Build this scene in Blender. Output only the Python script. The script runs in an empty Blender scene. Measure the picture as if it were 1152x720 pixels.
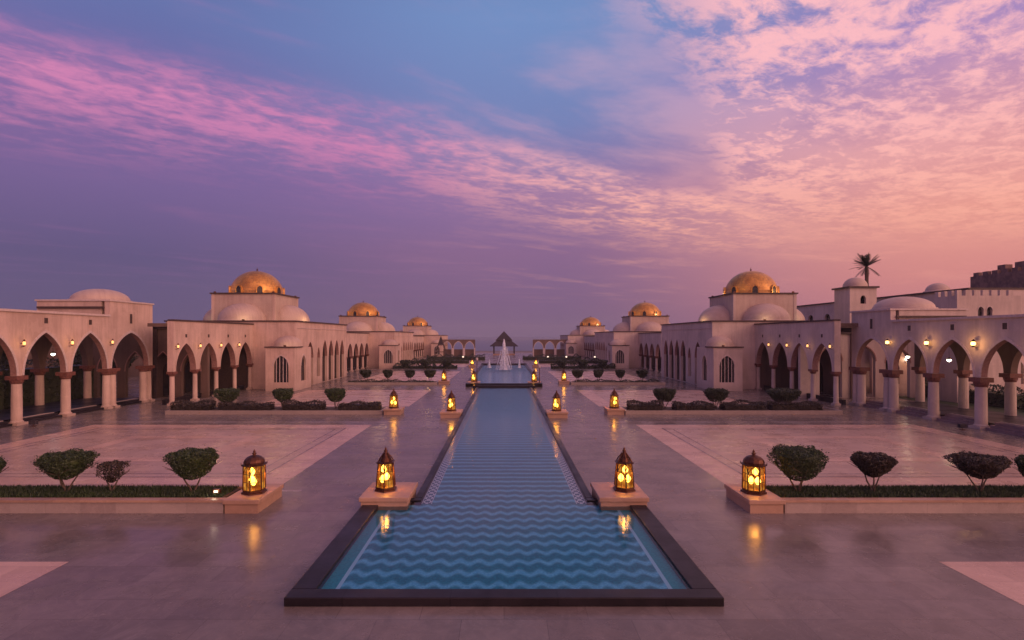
import bpy, bmesh, math, random
import numpy as np
from mathutils import Vector
R = math.radians
PI = math.pi
random.seed(7)
rng = np.random.default_rng(11)

# ------------------------------------------------------------------ camera
scn = bpy.context.scene
COL = scn.collection
CX, HOR, F, H = 567.0, 379.0, 620.0, 6.0
cam_d = bpy.data.cameras.new('camera')
cam = bpy.data.objects.new('camera', cam_d)
COL.objects.link(cam)
cam.location = (0, 0, H)
cam.rotation_euler = (R(90), 0, 0)
cam_d.sensor_width = 36
cam_d.lens = F / 1152 * 36
cam_d.shift_x = (576 - CX) / 1152
cam_d.shift_y = (HOR - 360) / 1152
cam_d.clip_end = 30000
cam_d.clip_start = 0.1
scn.camera = cam
scn.view_settings.view_transform = 'Standard'
scn.view_settings.look = 'None'
scn.view_settings.exposure = 0.0
scn.view_settings.gamma = 1.0
scn.render.resolution_x = 1024
scn.render.resolution_y = 640


def lin(r, g, b):
    def c(v):
        v /= 255.0
        return v / 12.92 if v <= 0.04045 else ((v + 0.055) / 1.055) ** 2.4
    return (c(r), c(g), c(b), 1.0)


class NT:
    """small helper round a node tree"""
    def __init__(s, nt):
        s.nt = nt
        s.n = nt.nodes
        s.l = nt.links

    def new(s, t, **kw):
        n = s.n.new(t)
        for k, v in kw.items():
            setattr(n, k, v)
        return n

    def put(s, sock, v):
        if isinstance(v, bpy.types.NodeSocket):
            s.l.new(v, sock)
        elif isinstance(v, (tuple, list)):
            sock.default_value = v if len(v) == len(sock.default_value) else tuple(v)[:len(sock.default_value)]
        else:
            sock.default_value = v

    def m(s, op, a, b=0.0, c=0.0, clamp=False):
        n = s.new('ShaderNodeMath', operation=op, use_clamp=clamp)
        s.put(n.inputs[0], a); s.put(n.inputs[1], b); s.put(n.inputs[2], c)
        return n.outputs[0]

    def ss(s, v, a, b, lo=0.0, hi=1.0):
        n = s.new('ShaderNodeMapRange', interpolation_type='SMOOTHSTEP')
        s.put(n.inputs[0], v)
        n.inputs[1].default_value = a; n.inputs[2].default_value = b
        n.inputs[3].default_value = lo; n.inputs[4].default_value = hi
        return n.outputs[0]

    def mix(s, f, a, b, mode='MIX'):
        n = s.new('ShaderNodeMix', data_type='RGBA', blend_type=mode)
        s.put(n.inputs[0], f); s.put(n.inputs[6], a); s.put(n.inputs[7], b)
        return n.outputs[2]

    def noise(s, vec, scale, detail=4, rough=0.5, dist=0.0):
        n = s.new('ShaderNodeTexNoise')
        if vec is not None: s.l.new(vec, n.inputs['Vector'])
        n.inputs['Scale'].default_value = scale
        n.inputs['Detail'].default_value = detail
        n.inputs['Roughness'].default_value = rough
        n.inputs['Distortion'].default_value = dist
        return n.outputs[0]

    def ramp(s, f, stops):
        n = s.new('ShaderNodeValToRGB')
        e = n.color_ramp.elements
        while len(e) < len(stops): e.new(0.5)
        for i, (p, c) in enumerate(stops):
            e[i].position = p; e[i].color = c
        s.put(n.inputs[0], f)
        return n.outputs[0]

    def comb(s, x, y, z=0.0):
        n = s.new('ShaderNodeCombineXYZ')
        s.put(n.inputs[0], x); s.put(n.inputs[1], y); s.put(n.inputs[2], z)
        return n.outputs[0]


# ------------------------------------------------------------------ world: dusk sky
w = bpy.data.worlds.new('World')
scn.world = w
w.use_nodes = True
w.node_tree.nodes.clear()
k = NT(w.node_tree)
tc = k.new('ShaderNodeTexCoord')
sp = k.new('ShaderNodeSeparateXYZ')
k.l.new(tc.outputs['Generated'], sp.inputs[0])
dx_, dy_, dz_ = sp.outputs
el = k.m('MAXIMUM', dz_, 0.0)
az = k.m('ARCTAN2', dx_, dy_)
SRT = [(0.0, lin(110, 92, 124)), (0.035, lin(100, 88, 122)), (0.12, lin(97, 87, 128)), (0.22, lin(118, 98, 148)),
       (0.34, lin(110, 100, 160)), (0.46, lin(102, 116, 172)), (1.0, lin(62, 82, 138))]
SRR = [(0.0, lin(176, 112, 126)), (0.09, lin(214, 138, 134)), (0.18, lin(234, 158, 146)), (0.27, lin(224, 158, 164)),
       (0.40, lin(166, 136, 190)), (0.55, lin(122, 130, 188)), (1.0, lin(64, 84, 138))]
SRM = [(0.0, lin(112, 94, 124)), (0.05, lin(122, 96, 130)), (0.15, lin(138, 104, 142)), (0.25, lin(136, 110, 160)),
       (0.36, lin(118, 132, 184)), (0.5, lin(116, 144, 196)), (1.0, lin(62, 84, 138))]
fa = k.ss(az, -0.62, 0.02)
fb = k.ss(az, 0.08, 0.72)
base = k.mix(fa, k.ramp(el, SRT), k.ramp(el, SRM))
base = k.mix(fb, base, k.ramp(el, SRR))
# clouds on a flat layer
zz = k.m('MAXIMUM', dz_, 0.03)
u = k.m('DIVIDE', dx_, zz)
v = k.m('DIVIDE', dy_, zz)
uv = k.comb(u, v)
warp = k.noise(uv, 0.8, 3, 0.5)
wv = k.m('MULTIPLY', k.m('SUBTRACT', warp, 0.5), 1.3)
# coordinate across and along the long band
across = k.m('ADD', k.m('SUBTRACT', k.m('SUBTRACT', v, 3.25), k.m('MULTIPLY', u, 0.75)), wv)
sharp = k.ss(across, -0.80, -0.10)
tail = k.ss(across, 2.4, 0.05)
bandm = k.m('MULTIPLY', sharp, tail)
al = k.m('ADD', k.m('MULTIPLY', u, 0.8), k.m('MULTIPLY', v, 0.6))
ac = k.m('SUBTRACT', k.m('MULTIPLY', v, 0.8), k.m('MULTIPLY', u, 0.6))
n_str = k.noise(k.comb(k.m('MULTIPLY', al, 0.8), k.m('MULTIPLY', ac, 1.9)), 2.1, 8, 0.62, 0.35)
n_fine = k.noise(k.comb(k.m('MULTIPLY', al, 1.5), k.m('MULTIPLY', ac, 1.9), 4.0), 6.5, 6, 0.6, 0.4)
tex = k.m('ADD', k.m('MULTIPLY', n_str, 0.58), k.m('MULTIPLY', n_fine, 0.42))
n_mod = k.noise(k.comb(k.m('MULTIPLY', al, 0.7), ac, 13.0), 1.6, 5, 0.6, 0.2)
tex = k.m('ADD', tex, k.m('MULTIPLY', k.m('SUBTRACT', n_mod, 0.5), 0.35))
puff = k.ss(tex, 0.40, 0.64)
fade_left = k.ss(u, 4.4, 1.4)
band = k.m('MULTIPLY', k.m('MULTIPLY', bandm, k.m('ADD', k.m('MULTIPLY', puff, 0.80), 0.20)), fade_left)
# patch upper right, mottled
edge = k.m('ADD', k.m('SUBTRACT', k.m('SUBTRACT', u, 0.30), k.m('MULTIPLY', k.m('SUBTRACT', v, 1.55), 0.5)), k.m('MULTIPLY', wv, 0.5))
pm = k.ss(edge, -0.12, 0.4)
n_mot = k.noise(k.comb(k.m('MULTIPLY', al, 1.0), k.m('MULTIPLY', ac, 1.5), 9.0), 6.5, 8, 0.68, 0.25)
n_big = k.noise(k.comb(k.m('MULTIPLY', al, 0.9), k.m('MULTIPLY', ac, 1.5), 2.0), 1.9, 5, 0.55, 0.3)
mot = k.ss(k.m('ADD', k.m('MULTIPLY', n_mot, 0.68), k.m('MULTIPLY', n_big, 0.32)), 0.40, 0.59)
patch = k.m('MULTIPLY', k.m('MULTIPLY', pm, mot), k.ss(v, 7.0, 3.0))
# thin veils elsewhere
veil = k.m('MULTIPLY', k.ss(k.noise(k.comb(k.m('MULTIPLY', al, 0.5), ac, 5.0), 1.3, 6, 0.6, 0.3), 0.5, 0.72), 0.30)
dens = k.m('MAXIMUM', k.m('MAXIMUM', k.m('MULTIPLY', band, 0.92), k.m('MULTIPLY', patch, 0.95)), veil)
dens = k.m('MULTIPLY', dens, k.ss(dz_, 0.02, 0.16), clamp=True)
cc_l = k.mix(k.ss(el, 0.16, 0.36), lin(146, 104, 150), lin(216, 134, 180))
cc_r = k.mix(k.ss(el, 0.12, 0.40), lin(252, 176, 154), lin(255, 190, 196))
ccol = k.mix(k.ss(az, -0.30, 0.25), cc_l, cc_r)
sky = k.mix(dens, base, ccol)
# afterglow behind the camera, to the right
dot = k.new('ShaderNodeVectorMath', operation='DOT_PRODUCT')
k.l.new(tc.outputs['Generated'], dot.inputs[0])
dot.inputs[1].default_value = Vector((0.62, -0.75, 0.2)).normalized()
gl = k.m('POWER', k.m('MAXIMUM', dot.outputs['Value'], 0.0), 1.6)
glow = k.mix(gl, (0, 0, 0, 1), (1.0, 0.50, 0.34, 1))
sky = k.mix(1.0, sky, glow, 'ADD')
bg = k.new('ShaderNodeBackground')
k.l.new(sky, bg.inputs[0])
bg.inputs[1].default_value = 1.0
wo = k.new('ShaderNodeOutputWorld')
k.l.new(bg.outputs[0], wo.inputs[0])

# low, very soft western light (the last of the sunset)
sd = bpy.data.lights.new('sun', 'SUN')
sd.energy = 0.85
sd.angle = R(35)
sd.color = (1.0, 0.62, 0.46)
so = bpy.data.objects.new('sun', sd)
COL.objects.link(so)
so.rotation_euler = Vector((-0.80, 0.48, -0.26)).to_track_quat('-Z', 'Y').to_euler()


# ------------------------------------------------------------------ materials
def mat(name):
    m_ = bpy.data.materials.new(name)
    m_.use_nodes = True
    t = NT(m_.node_tree)
    bs = m_.node_tree.nodes['Principled BSDF']
    return m_, t, bs


def bump(t, bs, h, strength=0.3, dist=0.02):
    b = t.new('ShaderNodeBump')
    b.inputs['Strength'].default_value = strength
    b.inputs['Distance'].default_value = dist
    t.put(b.inputs['Height'], h)
    t.l.new(b.outputs[0], bs.inputs['Normal'])


def plaster(name, c1, c2, rough=0.85, streak=0.62):
    m_, t, bs = mat(name)
    g = t.new('ShaderNodeNewGeometry')
    s_ = t.new('ShaderNodeSeparateXYZ')
    t.l.new(g.outputs['Position'], s_.inputs[0])
    n1 = t.noise(g.outputs['Position'], 0.35, 5, 0.6)
    n2 = t.noise(t.comb(t.m('MULTIPLY', t.m('ADD', s_.outputs[0], s_.outputs[1]), 2.2), t.m('MULTIPLY', s_.outputs[2], 0.22)), 1.0, 5, 0.65)
    n3 = t.noise(g.outputs['Position'], 9, 4, 0.6)
    f = t.m('ADD', t.m('MULTIPLY', n1, 0.7), t.m('MULTIPLY', n2, streak))
    f = t.ss(f, 0.52, 0.84)
    c = t.mix(f, c1, c2)
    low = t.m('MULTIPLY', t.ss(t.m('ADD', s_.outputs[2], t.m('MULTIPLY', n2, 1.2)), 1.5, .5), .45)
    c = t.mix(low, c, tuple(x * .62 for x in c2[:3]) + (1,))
    pt = t.ss(t.noise(g.outputs['Position'], 1.1, 3, .4, 1.5), .60, .64, 0, .22)
    c = t.mix(pt, c, tuple(min(1, x * 1.12) for x in c1[:3]) + (1,))
    c = t.mix(t.m('MULTIPLY', n3, 0.25), c, tuple(x * 0.7 for x in c2[:3]) + (1,))
    t.l.new(c, bs.inputs['Base Color'])
    bs.inputs['Roughness'].default_value = rough
    bump(t, bs, n3, 0.25, 0.02)
    return m_


def simple(name, c, rough=0.6, metal=0.0, var=0.25, scale=6.0, bmp=0.1, spec=0.5):
    m_, t, bs = mat(name)
    g = t.new('ShaderNodeNewGeometry')
    n1 = t.noise(g.outputs['Position'], scale, 5, 0.6)
    dk = tuple(x * (1 - var) for x in c[:3]) + (1,)
    lt = tuple(min(1, x * (1 + var)) for x in c[:3]) + (1,)
    t.l.new(t.mix(t.ss(n1, 0.3, 0.7), dk, lt), bs.inputs['Base Color'])
    bs.inputs['Roughness'].default_value = rough
    bs.inputs['Metallic'].default_value = metal
    bs.inputs['Specular IOR Level'].default_value = spec
    if bmp: bump(t, bs, n1, bmp, 0.02)
    return m_


def emit(name, c, st):
    m_, t, bs = mat(name)
    bs.inputs['Base Color'].default_value = c
    bs.inputs['Emission Color'].default_value = c
    bs.inputs['Emission Strength'].default_value = st
    return m_


M = {}
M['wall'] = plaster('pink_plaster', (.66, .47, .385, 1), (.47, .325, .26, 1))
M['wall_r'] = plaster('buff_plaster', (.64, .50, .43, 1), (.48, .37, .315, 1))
M['wall_shade'] = plaster('shaded_plaster', (.17, .10, .075, 1), (.11, .07, .05, 1))  # darkened plaster copy, the shade of the interiors is put into its colour
M['trim'] = simple('dark_cornice', (.065, .035, .028, 1), 0.7)
M['trim_l'] = simple('pale_moulding', (.56, .44, .40, 1), 0.7, var=0.12)
M['capital'] = simple('red_sandstone', (.17, .06, .042, 1), 0.7, var=.35, scale=9, bmp=.4)
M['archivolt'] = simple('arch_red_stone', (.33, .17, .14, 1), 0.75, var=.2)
M['dark'] = simple('dark_glass', (.018, .014, .016, 1), 0.25, var=.4)
M['wood'] = simple('dark_timber', (.055, .03, .022, 1), 0.6, var=.3)
M['bronze'] = simple('aged_bronze', (.11, .04, .022, 1), 0.42, 0.75, var=.4, scale=20)
M['thatch'] = simple('dark_roofing', (.035, .025, .03, 1), 0.9, var=.4)
M['stone_dk'] = simple('brown_castle_stone', (.20, .12, .10, 1), 0.9, var=.35, scale=1.5, bmp=.5)
M['bark'] = simple('bark', (.10, .065, .045, 1), 0.9, var=.4, scale=12, bmp=.5)
M['bulb'] = emit('lamp_bulb', (1.0, .62, .16, 1), 16)
M['bulb_sm'] = emit('sconce_bulb', (1.0, .50, .16, 1), 1.6)
M['bulb_mid'] = emit('bright_sconce_bulb', (1.0, .55, .16, 1), 5)
M['lens'] = emit('floodlight_lens', (1.0, .80, .58, 1), 1.6)
M['bulb_w'] = emit('white_lamp', (1.0, .86, .66, 1), 14)


def leafmat(name, c1, c2):
    m_, t, bs = mat(name)
    g = t.new('ShaderNodeNewGeometry')
    n1 = t.noise(g.outputs['Position'], 3.0, 3, 0.5)
    c = t.mix(t.ss(t.m('ADD', t.m('MULTIPLY', n1, .6), t.m('MULTIPLY', g.outputs['Random Per Island'], .5)), .35, .8), c1, c2)
    t.l.new(c, bs.inputs['Base Color'])
    bs.inputs['Roughness'].default_value = 0.55
    bs.inputs['Subsurface Weight'].default_value = 0.0
    return m_


M['leaf'] = leafmat('topiary_leaf', (.018, .030, .009, 1), (.060, .088, .026, 1))
M['leaf_red'] = leafmat('reddish_leaf', (.026, .020, .012, 1), (.070, .044, .026, 1))
M['leaf_hedge'] = leafmat('hedge_leaf', (.022, .016, .011, 1), (.055, .036, .022, 1))
M['leaf_dk'] = leafmat('dark_leaf', (.016, .022, .012, 1), (.045, .055, .022, 1))
M['grassm'] = leafmat('grass_blade', (.018, .03, .010, 1), (.045, .075, .02, 1))


def stone(name, c1, c2, tile=0.9, rough=(0.16, 0.34), mortar=0.8, bstr=0.15, spec=.5, wet=.55):
    m_, t, bs = mat(name)
    g = t.new('ShaderNodeNewGeometry')
    P = g.outputs['Position']
    br = t.new('ShaderNodeTexBrick')
    t.l.new(P, br.inputs['Vector'])
    br.inputs['Scale'].default_value = 1.0
    br.inputs['Brick Width'].default_value = tile * 2
    br.inputs['Row Height'].default_value = tile
    br.inputs['Mortar Size'].default_value = 0.011
    br.inputs['Mortar Smooth'].default_value = 0.3
    br.inputs['Color1'].default_value = (1, 1, 1, 1)
    br.inputs['Color2'].default_value = (.80, .78, .79, 1)
    br.inputs['Mortar'].default_value = (mortar,) * 3 + (1,)
    n1 = t.noise(P, 0.16, 6, 0.62, 0.6)
    n2 = t.noise(P, 1.4, 6, 0.65, 1.2)
    f = t.ss(t.m('ADD', t.m('MULTIPLY', n1, .6), t.m('MULTIPLY', n2, .4)), .36, .66)
    c = t.mix(f, c1, c2)
    c = t.mix(1.0, c, br.outputs['Color'], 'MULTIPLY')
    wn = t.noise(P, 0.9, 5, 0.6, 2.5)
    vein = t.m('ABSOLUTE', t.m('SUBTRACT', wn, 0.5))
    c = t.mix(t.ss(vein, 0.025, 0.0, 0, .16), c, tuple(min(1, x * 1.35) for x in c2[:3]) + (1,))
    t.l.new(c, bs.inputs['Base Color'])
    rr = t.m('ADD', t.m('MULTIPLY', t.ss(t.noise(P, 0.5, 6, 0.7), .3, .7), rough[1] - rough[0]), rough[0])
    t.l.new(rr, bs.inputs['Roughness'])
    bs.inputs['Specular IOR Level'].default_value = spec
    h = t.m('ADD', t.m('MULTIPLY', br.outputs['Fac'], -1.0), t.m('MULTIPLY', n2, 0.3))
    bump(t, bs, h, bstr, 0.004)
    return m_


M['floor'] = stone('grey_marble_paving', (.160, .128, .110, 1), (.245, .195, .168, 1), rough=(.15, .32), bstr=.3, spec=.20, mortar=.68)
M['pink'] = stone('pink_marble_inlay', (.56, .36, .265, 1), (.66, .435, .325, 1), 0.9, (.2,.38), .7, spec=.3)
M['pink2'] = stone('rose_marble_inlay', (.46, .315, .24, 1), (.56, .385, .295, 1), 0.6, (.2,.38), .7, spec=.3)
M['strip'] = stone('pale_marble_band', (.36, .28, .24, 1), (.44, .34, .29, 1), 0.6, (.2,.4))
M['groove'] = stone('dark_marble_band', (.20, .13, .13, 1), (.26, .17, .17, 1), 0.6)
M['sand'] = stone('sandy_ground', (.20, .15, .14, 1), (.27, .21, .19, 1), 3.0, (.7, .9), .95)
M['coping'] = stone('dark_granite', (.014, .011, .014, 1), (.028, .021, .026, 1), 1.2, (.3, .5), .25, spec=.2)
M['ped'] = stone('warm_sandstone_slab', (.38, .225, .15, 1), (.50, .30, .20, 1), 0.9, (.35, .5), .85)

# mosaic of the pool floor: wavy rows
m_, t, bs = mat('pool_mosaic')
g = t.new('ShaderNodeNewGeometry')
s_ = t.new('ShaderNodeSeparateXYZ')
t.l.new(g.outputs['Position'], s_.inputs[0])
X_, Y_, Z_ = s_.outputs
near = t.ss(Y_, 24.0, 18.5)
wob = t.m('MULTIPLY', t.m('SUBTRACT', t.noise(g.outputs['Position'], 1.7, 2, .5), .5), 0.25)
tri = t.m('MULTIPLY', t.m('SINE', t.m('MULTIPLY', X_, 12.1)), 0.5)
ph = t.m('ADD', t.m('ADD', t.m('DIVIDE', Y_, 0.68), t.m('MULTIPLY', tri, t.m('MULTIPLY', near, 0.30))), wob)
st = t.m('PINGPONG', ph, 0.5)
lightf = t.ss(st, 0.16, 0.44)
cell = t.new('ShaderNodeTexVoronoi')
t.l.new(g.outputs['Position'], cell.inputs['Vector'])
cell.inputs['Scale'].default_value = 22.0
cell.inputs['Randomness'].default_value = 0.25
jit = t.m('ADD', t.m('MULTIPLY', t.new('ShaderNodeSeparateColor').outputs[0], 0), 0.0)
sc = t.new('ShaderNodeSeparateColor')
t.l.new(cell.outputs['Color'], sc.inputs[0])
deep = t.mix(sc.outputs[0], (.002, .17, .23, 1), (.008, .30, .38, 1))
pale = t.mix(sc.outputs[1], (.09, .50, .70, 1), (.22, .70, .86, 1))
c = t.mix(lightf, deep, pale)
c = t.mix(t.ss(Y_, 22.0, 46.0, 0, .72), c, (.28, .66, .86, 1))  # paler up the channel: sky reflection painted into the mosaic colour
# plain teal margin and a pale line inside it
ax = t.m('ABSOLUTE', X_)
c = t.mix(t.m('MULTIPLY', t.m('GREATER_THAN', ax, 3.95), near), c, t.mix(sc.outputs[2], (.004, .27, .31, 1), (.015, .40, .43, 1)))
ln = t.m('MULTIPLY', t.m('LESS_THAN', t.m('ABSOLUTE', t.m('SUBTRACT', ax, 3.95)), 0.05), near)
c = t.mix(ln, c, (.45, .75, .85, 1))
t.l.new(c, bs.inputs['Base Color'])
bs.inputs['Roughness'].default_value = .4
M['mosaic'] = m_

# pale scroll mosaic at the channel edge
m_, t, bs = mat('scroll_mosaic')
g = t.new('ShaderNodeNewGeometry')
s_ = t.new('ShaderNodeSeparateXYZ')
t.l.new(g.outputs['Position'], s_.inputs[0])
xx = t.m('SUBTRACT', t.m('ABSOLUTE', s_.outputs[0]), 2.77)
yw = t.m('MULTIPLY', s_.outputs[1], 7.0)
l1 = t.m('LESS_THAN', t.m('ABSOLUTE', t.m('SUBTRACT', xx, t.m('MULTIPLY', t.m('SINE', yw), .12))), .030)
l2 = t.m('LESS_THAN', t.m('ABSOLUTE', t.m('ADD', xx, t.m('MULTIPLY', t.m('SINE', yw), .12))), .030)
l3 = t.m('GREATER_THAN', t.m('ABSOLUTE', xx), .155)
l4 = t.m('LESS_THAN', t.m('ADD', t.m('POWER', t.m('MULTIPLY', xx, 1.0), 2.0), t.m('POWER', t.m('SUBTRACT', t.m('PINGPONG', t.m('ADD', s_.outputs[1], .0), .2244), .1122), 2.0)), .0012)
ll = t.m('MAXIMUM', t.m('MAXIMUM', l1, l2), t.m('MAXIMUM', l3, l4))
c = t.mix(ll, (.01, .14, .22, 1), (.85, .88, .90, 1))
t.l.new(c, bs.inputs['Base Color'])
M['scroll'] = m_


def water(name, scale, dist, strength, tint=(1, 1, 1, 1), ior=1.33, stretch=(1, 1)):
    m_ = bpy.data.materials.new(name)
    m_.use_nodes = True
    m_.node_tree.nodes.clear()
    t = NT(m_.node_tree)
    g = t.new('ShaderNodeNewGeometry')
    mp = t.new('ShaderNodeMapping')
    t.l.new(g.outputs['Position'], mp.inputs[0])
    mp.inputs['Scale'].default_value = (stretch[0], stretch[1], 1)
    n1 = t.noise(mp.outputs[0], scale, 4, .55, .4)
    b = t.new('ShaderNodeBump')
    b.inputs['Strength'].default_value = strength
    b.inputs['Distance'].default_value = dist
    sy = t.new('ShaderNodeSeparateXYZ')
    t.l.new(g.outputs['Position'], sy.inputs[0])
    t.l.new(t.m('MULTIPLY', n1, t.ss(sy.outputs[1], 18.5, 48.0, .09, 1.0)), b.inputs['Height'])
    fr = t.new('ShaderNodeFresnel')
    fr.inputs[0].default_value = ior
    t.l.new(b.outputs[0], fr.inputs['Normal'])
    tr = t.new('ShaderNodeBsdfTransparent')
    tr.inputs[0].default_value = tint
    gs = t.new('ShaderNodeBsdfGlossy')
    gs.inputs['Roughness'].default_value = 0.03
    t.l.new(b.outputs[0], gs.inputs['Normal'])
    mx = t.new('ShaderNodeMixShader')
    t.l.new(fr.outputs[0], mx.inputs[0])
    t.l.new(tr.outputs[0], mx.inputs[1]); t.l.new(gs.outputs[0], mx.inputs[2])
    o = t.new('ShaderNodeOutputMaterial')
    t.l.new(mx.outputs[0], o.inputs[0])
    return m_


M['water'] = water('pool_water', 3.2, 0.06, 0.8, (.88, .97, 1, 1), 1.33, (.8, 2.4))
m_, t, bs = mat('sea_water')
g = t.new('ShaderNodeNewGeometry')
bs.inputs['Base Color'].default_value = (.02, .05, .09, 1)
bs.inputs['Roughness'].default_value = .28
bump(t, bs, t.noise(g.outputs['Position'], .25, 6, .6), .8, .6)
M['sea'] = m_

# gilded dome: courses of small tiles
m_, t, bs = mat('gilded_dome')
tcn = t.new('ShaderNodeTexCoord')
s_ = t.new('ShaderNodeSeparateXYZ')
t.l.new(tcn.outputs['Object'], s_.inputs[0])
g = t.new('ShaderNodeNewGeometry')
n1 = t.noise(g.outputs['Position'], 1.2, 5, .6)
rows = t.m('PINGPONG', t.m('MULTIPLY', s_.outputs[2], 1.0), .16)
c = t.mix(t.ss(n1, .3, .7), (.42, .19, .045, 1), (.66, .33, .08, 1))
c = t.mix(t.ss(rows, .03, .0, 0, .35), c, (.20, .11, .05, 1))
angd = t.m('PINGPONG', t.m('MULTIPLY', t.m('ARCTAN2', s_.outputs[1], s_.outputs[0]), 12 / PI), .5)
c = t.mix(t.ss(angd, .05, .0, 0, .4), c, (.16, .08, .03, 1))
c = t.mix(t.ss(t.noise(g.outputs['Position'], 3.5, 6, .7), .5, .66, 0, .7), c, (.22, .11, .045, 1))
t.l.new(c, bs.inputs['Base Color'])
bs.inputs['Roughness'].default_value = .38
bs.inputs['Metallic'].default_value = .5
bump(t, bs, t.m('ADD', rows, t.m('MULTIPLY', n1, .3)), .4, .05)
M['gold'] = m_
M['semi'] = plaster('cream_dome', (.56, .42, .33, 1), (.44, .31, .25, 1), .6)

# amber glass
m_ = bpy.data.materials.new('amber_glass')
m_.use_nodes = True
m_.node_tree.nodes.clear()
t = NT(m_.node_tree)
tcn = t.new('ShaderNodeTexCoord')
nn = t.noise(tcn.outputs['Object'], 5, 3, .5)
e_ = t.new('ShaderNodeEmission')
t.l.new(t.mix(t.ss(nn, .35, .7), (.85, .22, .02, 1), (1.0, .52, .08, 1)), e_.inputs[0])
t.l.new(t.ss(nn, .3, .75, .25, .95), e_.inputs[1])
tr = t.new('ShaderNodeBsdfTransparent')
tr.inputs[0].default_value = (1, .70, .32, 1)
mx = t.new('ShaderNodeMixShader')
mx.inputs[0].default_value = .5
t.l.new(tr.outputs[0], mx.inputs[1]); t.l.new(e_.outputs[0], mx.inputs[2])
o = t.new('ShaderNodeOutputMaterial')
t.l.new(mx.outputs[0], o.inputs[0])
M['amber'] = m_

# spray of the fountains
m_ = bpy.data.materials.new('water_spray')
m_.use_nodes = True
m_.node_tree.nodes.clear()
t = NT(m_.node_tree)
tcn = t.new('ShaderNodeTexCoord')
nn = t.noise(tcn.outputs['Object'], 3.5, 5, .7)
df = t.new('ShaderNodeBsdfDiffuse'); df.inputs[0].default_value = (.80, .80, .86, 1)
tr = t.new('ShaderNodeBsdfTransparent')
mx = t.new('ShaderNodeMixShader')
t.l.new(t.ss(nn, .3, .7, .35, .95), mx.inputs[0])
t.l.new(tr.outputs[0], mx.inputs[1]); t.l.new(df.outputs[0], mx.inputs[2])
o = t.new('ShaderNodeOutputMaterial')
t.l.new(mx.outputs[0], o.inputs[0])
M['spray'] = m_


# ------------------------------------------------------------------ mesh helpers
def wloc(o):
    p = Vector((0, 0, 0))
    while o is not None:
        p += o.location
        o = o.parent
    return p


class Many(list):
    """one mesh builder per piece, each built as an object of its own"""
    def build(s, name, m_, parent=None, **kw):
        return [b.build(name, m_, parent, **kw) for b in s]


class MB:
    def __init__(s):
        s.v = []; s.f = []

    def add(s, vs, fs):
        b = len(s.v)
        s.v += [tuple(p) for p in vs]
        s.f += [tuple(b + i for i in q) for q in fs]
        return s

    def box(s, x0, x1, y0, y1, z0, z1):
        if x0 > x1: x0, x1 = x1, x0
        if y0 > y1: y0, y1 = y1, y0
        return s.add([(x0, y0, z0), (x1, y0, z0), (x1, y1, z0), (x0, y1, z0), (x0, y0, z1), (x1, y0, z1), (x1, y1, z1), (x0, y1, z1)],
                     [(0, 3, 2, 1), (4, 5, 6, 7), (0, 1, 5, 4), (1, 2, 6, 5), (2, 3, 7, 6), (3, 0, 4, 7)])

    def quad(s, x0, x1, y0, y1, z):
        return s.add([(x0, y0, z), (x1, y0, z), (x1, y1, z), (x0, y1, z)], [(0, 1, 2, 3)])

    def lathe(s, c, prof, n=24, a0=0.0, a1=2 * PI, capb=False, capt=False, jit=0.0, rot=0.0):
        full = abs(a1 - a0 - 2 * PI) < 1e-6
        m = n if full else n + 1
        b = len(s.v)
        for (r, z) in prof:
            for i in range(m):
                a = a0 + (a1 - a0) * i / n + rot
                rr = r * (1 + random.uniform(-jit, jit))
                s.v.append((c[0] + rr * math.cos(a), c[1] + rr * math.sin(a), c[2] + z))
        for j in range(len(prof) - 1):
            for i in range(n):
                i2 = (i + 1) % m
                s.f.append((b + j * m + i, b + j * m + i2, b + (j + 1) * m + i2, b + (j + 1) * m + i))
        if capb: s.f.append(tuple(b + i for i in range(m))[::-1])
        if capt: s.f.append(tuple(b + (len(prof) - 1) * m + i for i in range(m)))
        return s

    def tube(s, p, q, r0, r1=None, n=8):
        r1 = r0 if r1 is None else r1
        p = Vector(p); q = Vector(q)
        d = (q - p).normalized()
        a = d.orthogonal().normalized(); c = d.cross(a)
        b = len(s.v)
        for (o_, r) in ((p, r0), (q, r1)):
            for i in range(n):
                t_ = 2 * PI * i / n
                s.v.append(tuple(o_ + a * math.cos(t_) * r + c * math.sin(t_) * r))
        for i in range(n):
            j = (i + 1) % n
            s.f.append((b + i, b + j, b + n + j, b + n + i))
        s.f.append(tuple(b + i for i in range(n))[::-1])
        s.f.append(tuple(b + n + i for i in range(n)))
        return s

    def build(s, name, m_, parent=None, smooth=False, fix=True, loc=None):
        me = bpy.data.meshes.new(name)
        off = wloc(parent) if parent is not None else Vector((0, 0, 0))
        if loc is not None: off = Vector(loc)
        arr = np.array(s.v, dtype=float) - np.array(off)
        me.from_pydata(arr.tolist(), [], s.f)
        if fix:
            bm = bmesh.new(); bm.from_mesh(me)
            bmesh.ops.recalc_face_normals(bm, faces=bm.faces)
            bm.to_mesh(me); bm.free()
        me.materials.append(m_)
        if smooth:
            for p in me.polygons: p.use_smooth = True
        o = bpy.data.objects.new(name, me)
        COL.objects.link(o)
        if parent is not None: o.parent = parent
        if loc is not None: o.location = loc
        return o


def tag(o, label=None, cat=None, group=None, kind=None):
    if label: o['label'] = label
    if cat: o['category'] = cat
    if group: o['group'] = group
    if kind: o['kind'] = kind
    return o


def empty(name, loc, label, cat, group=None):
    o = bpy.data.objects.new(name, None)
    COL.objects.link(o)
    o.location = loc
    o.empty_display_size = 0.3
    return tag(o, label, cat, group)


def struct(o):
    o['kind'] = 'structure'
    return o


def kids(o): return [c for c in bpy.data.objects if c.parent == o]


TREE = {}


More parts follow.
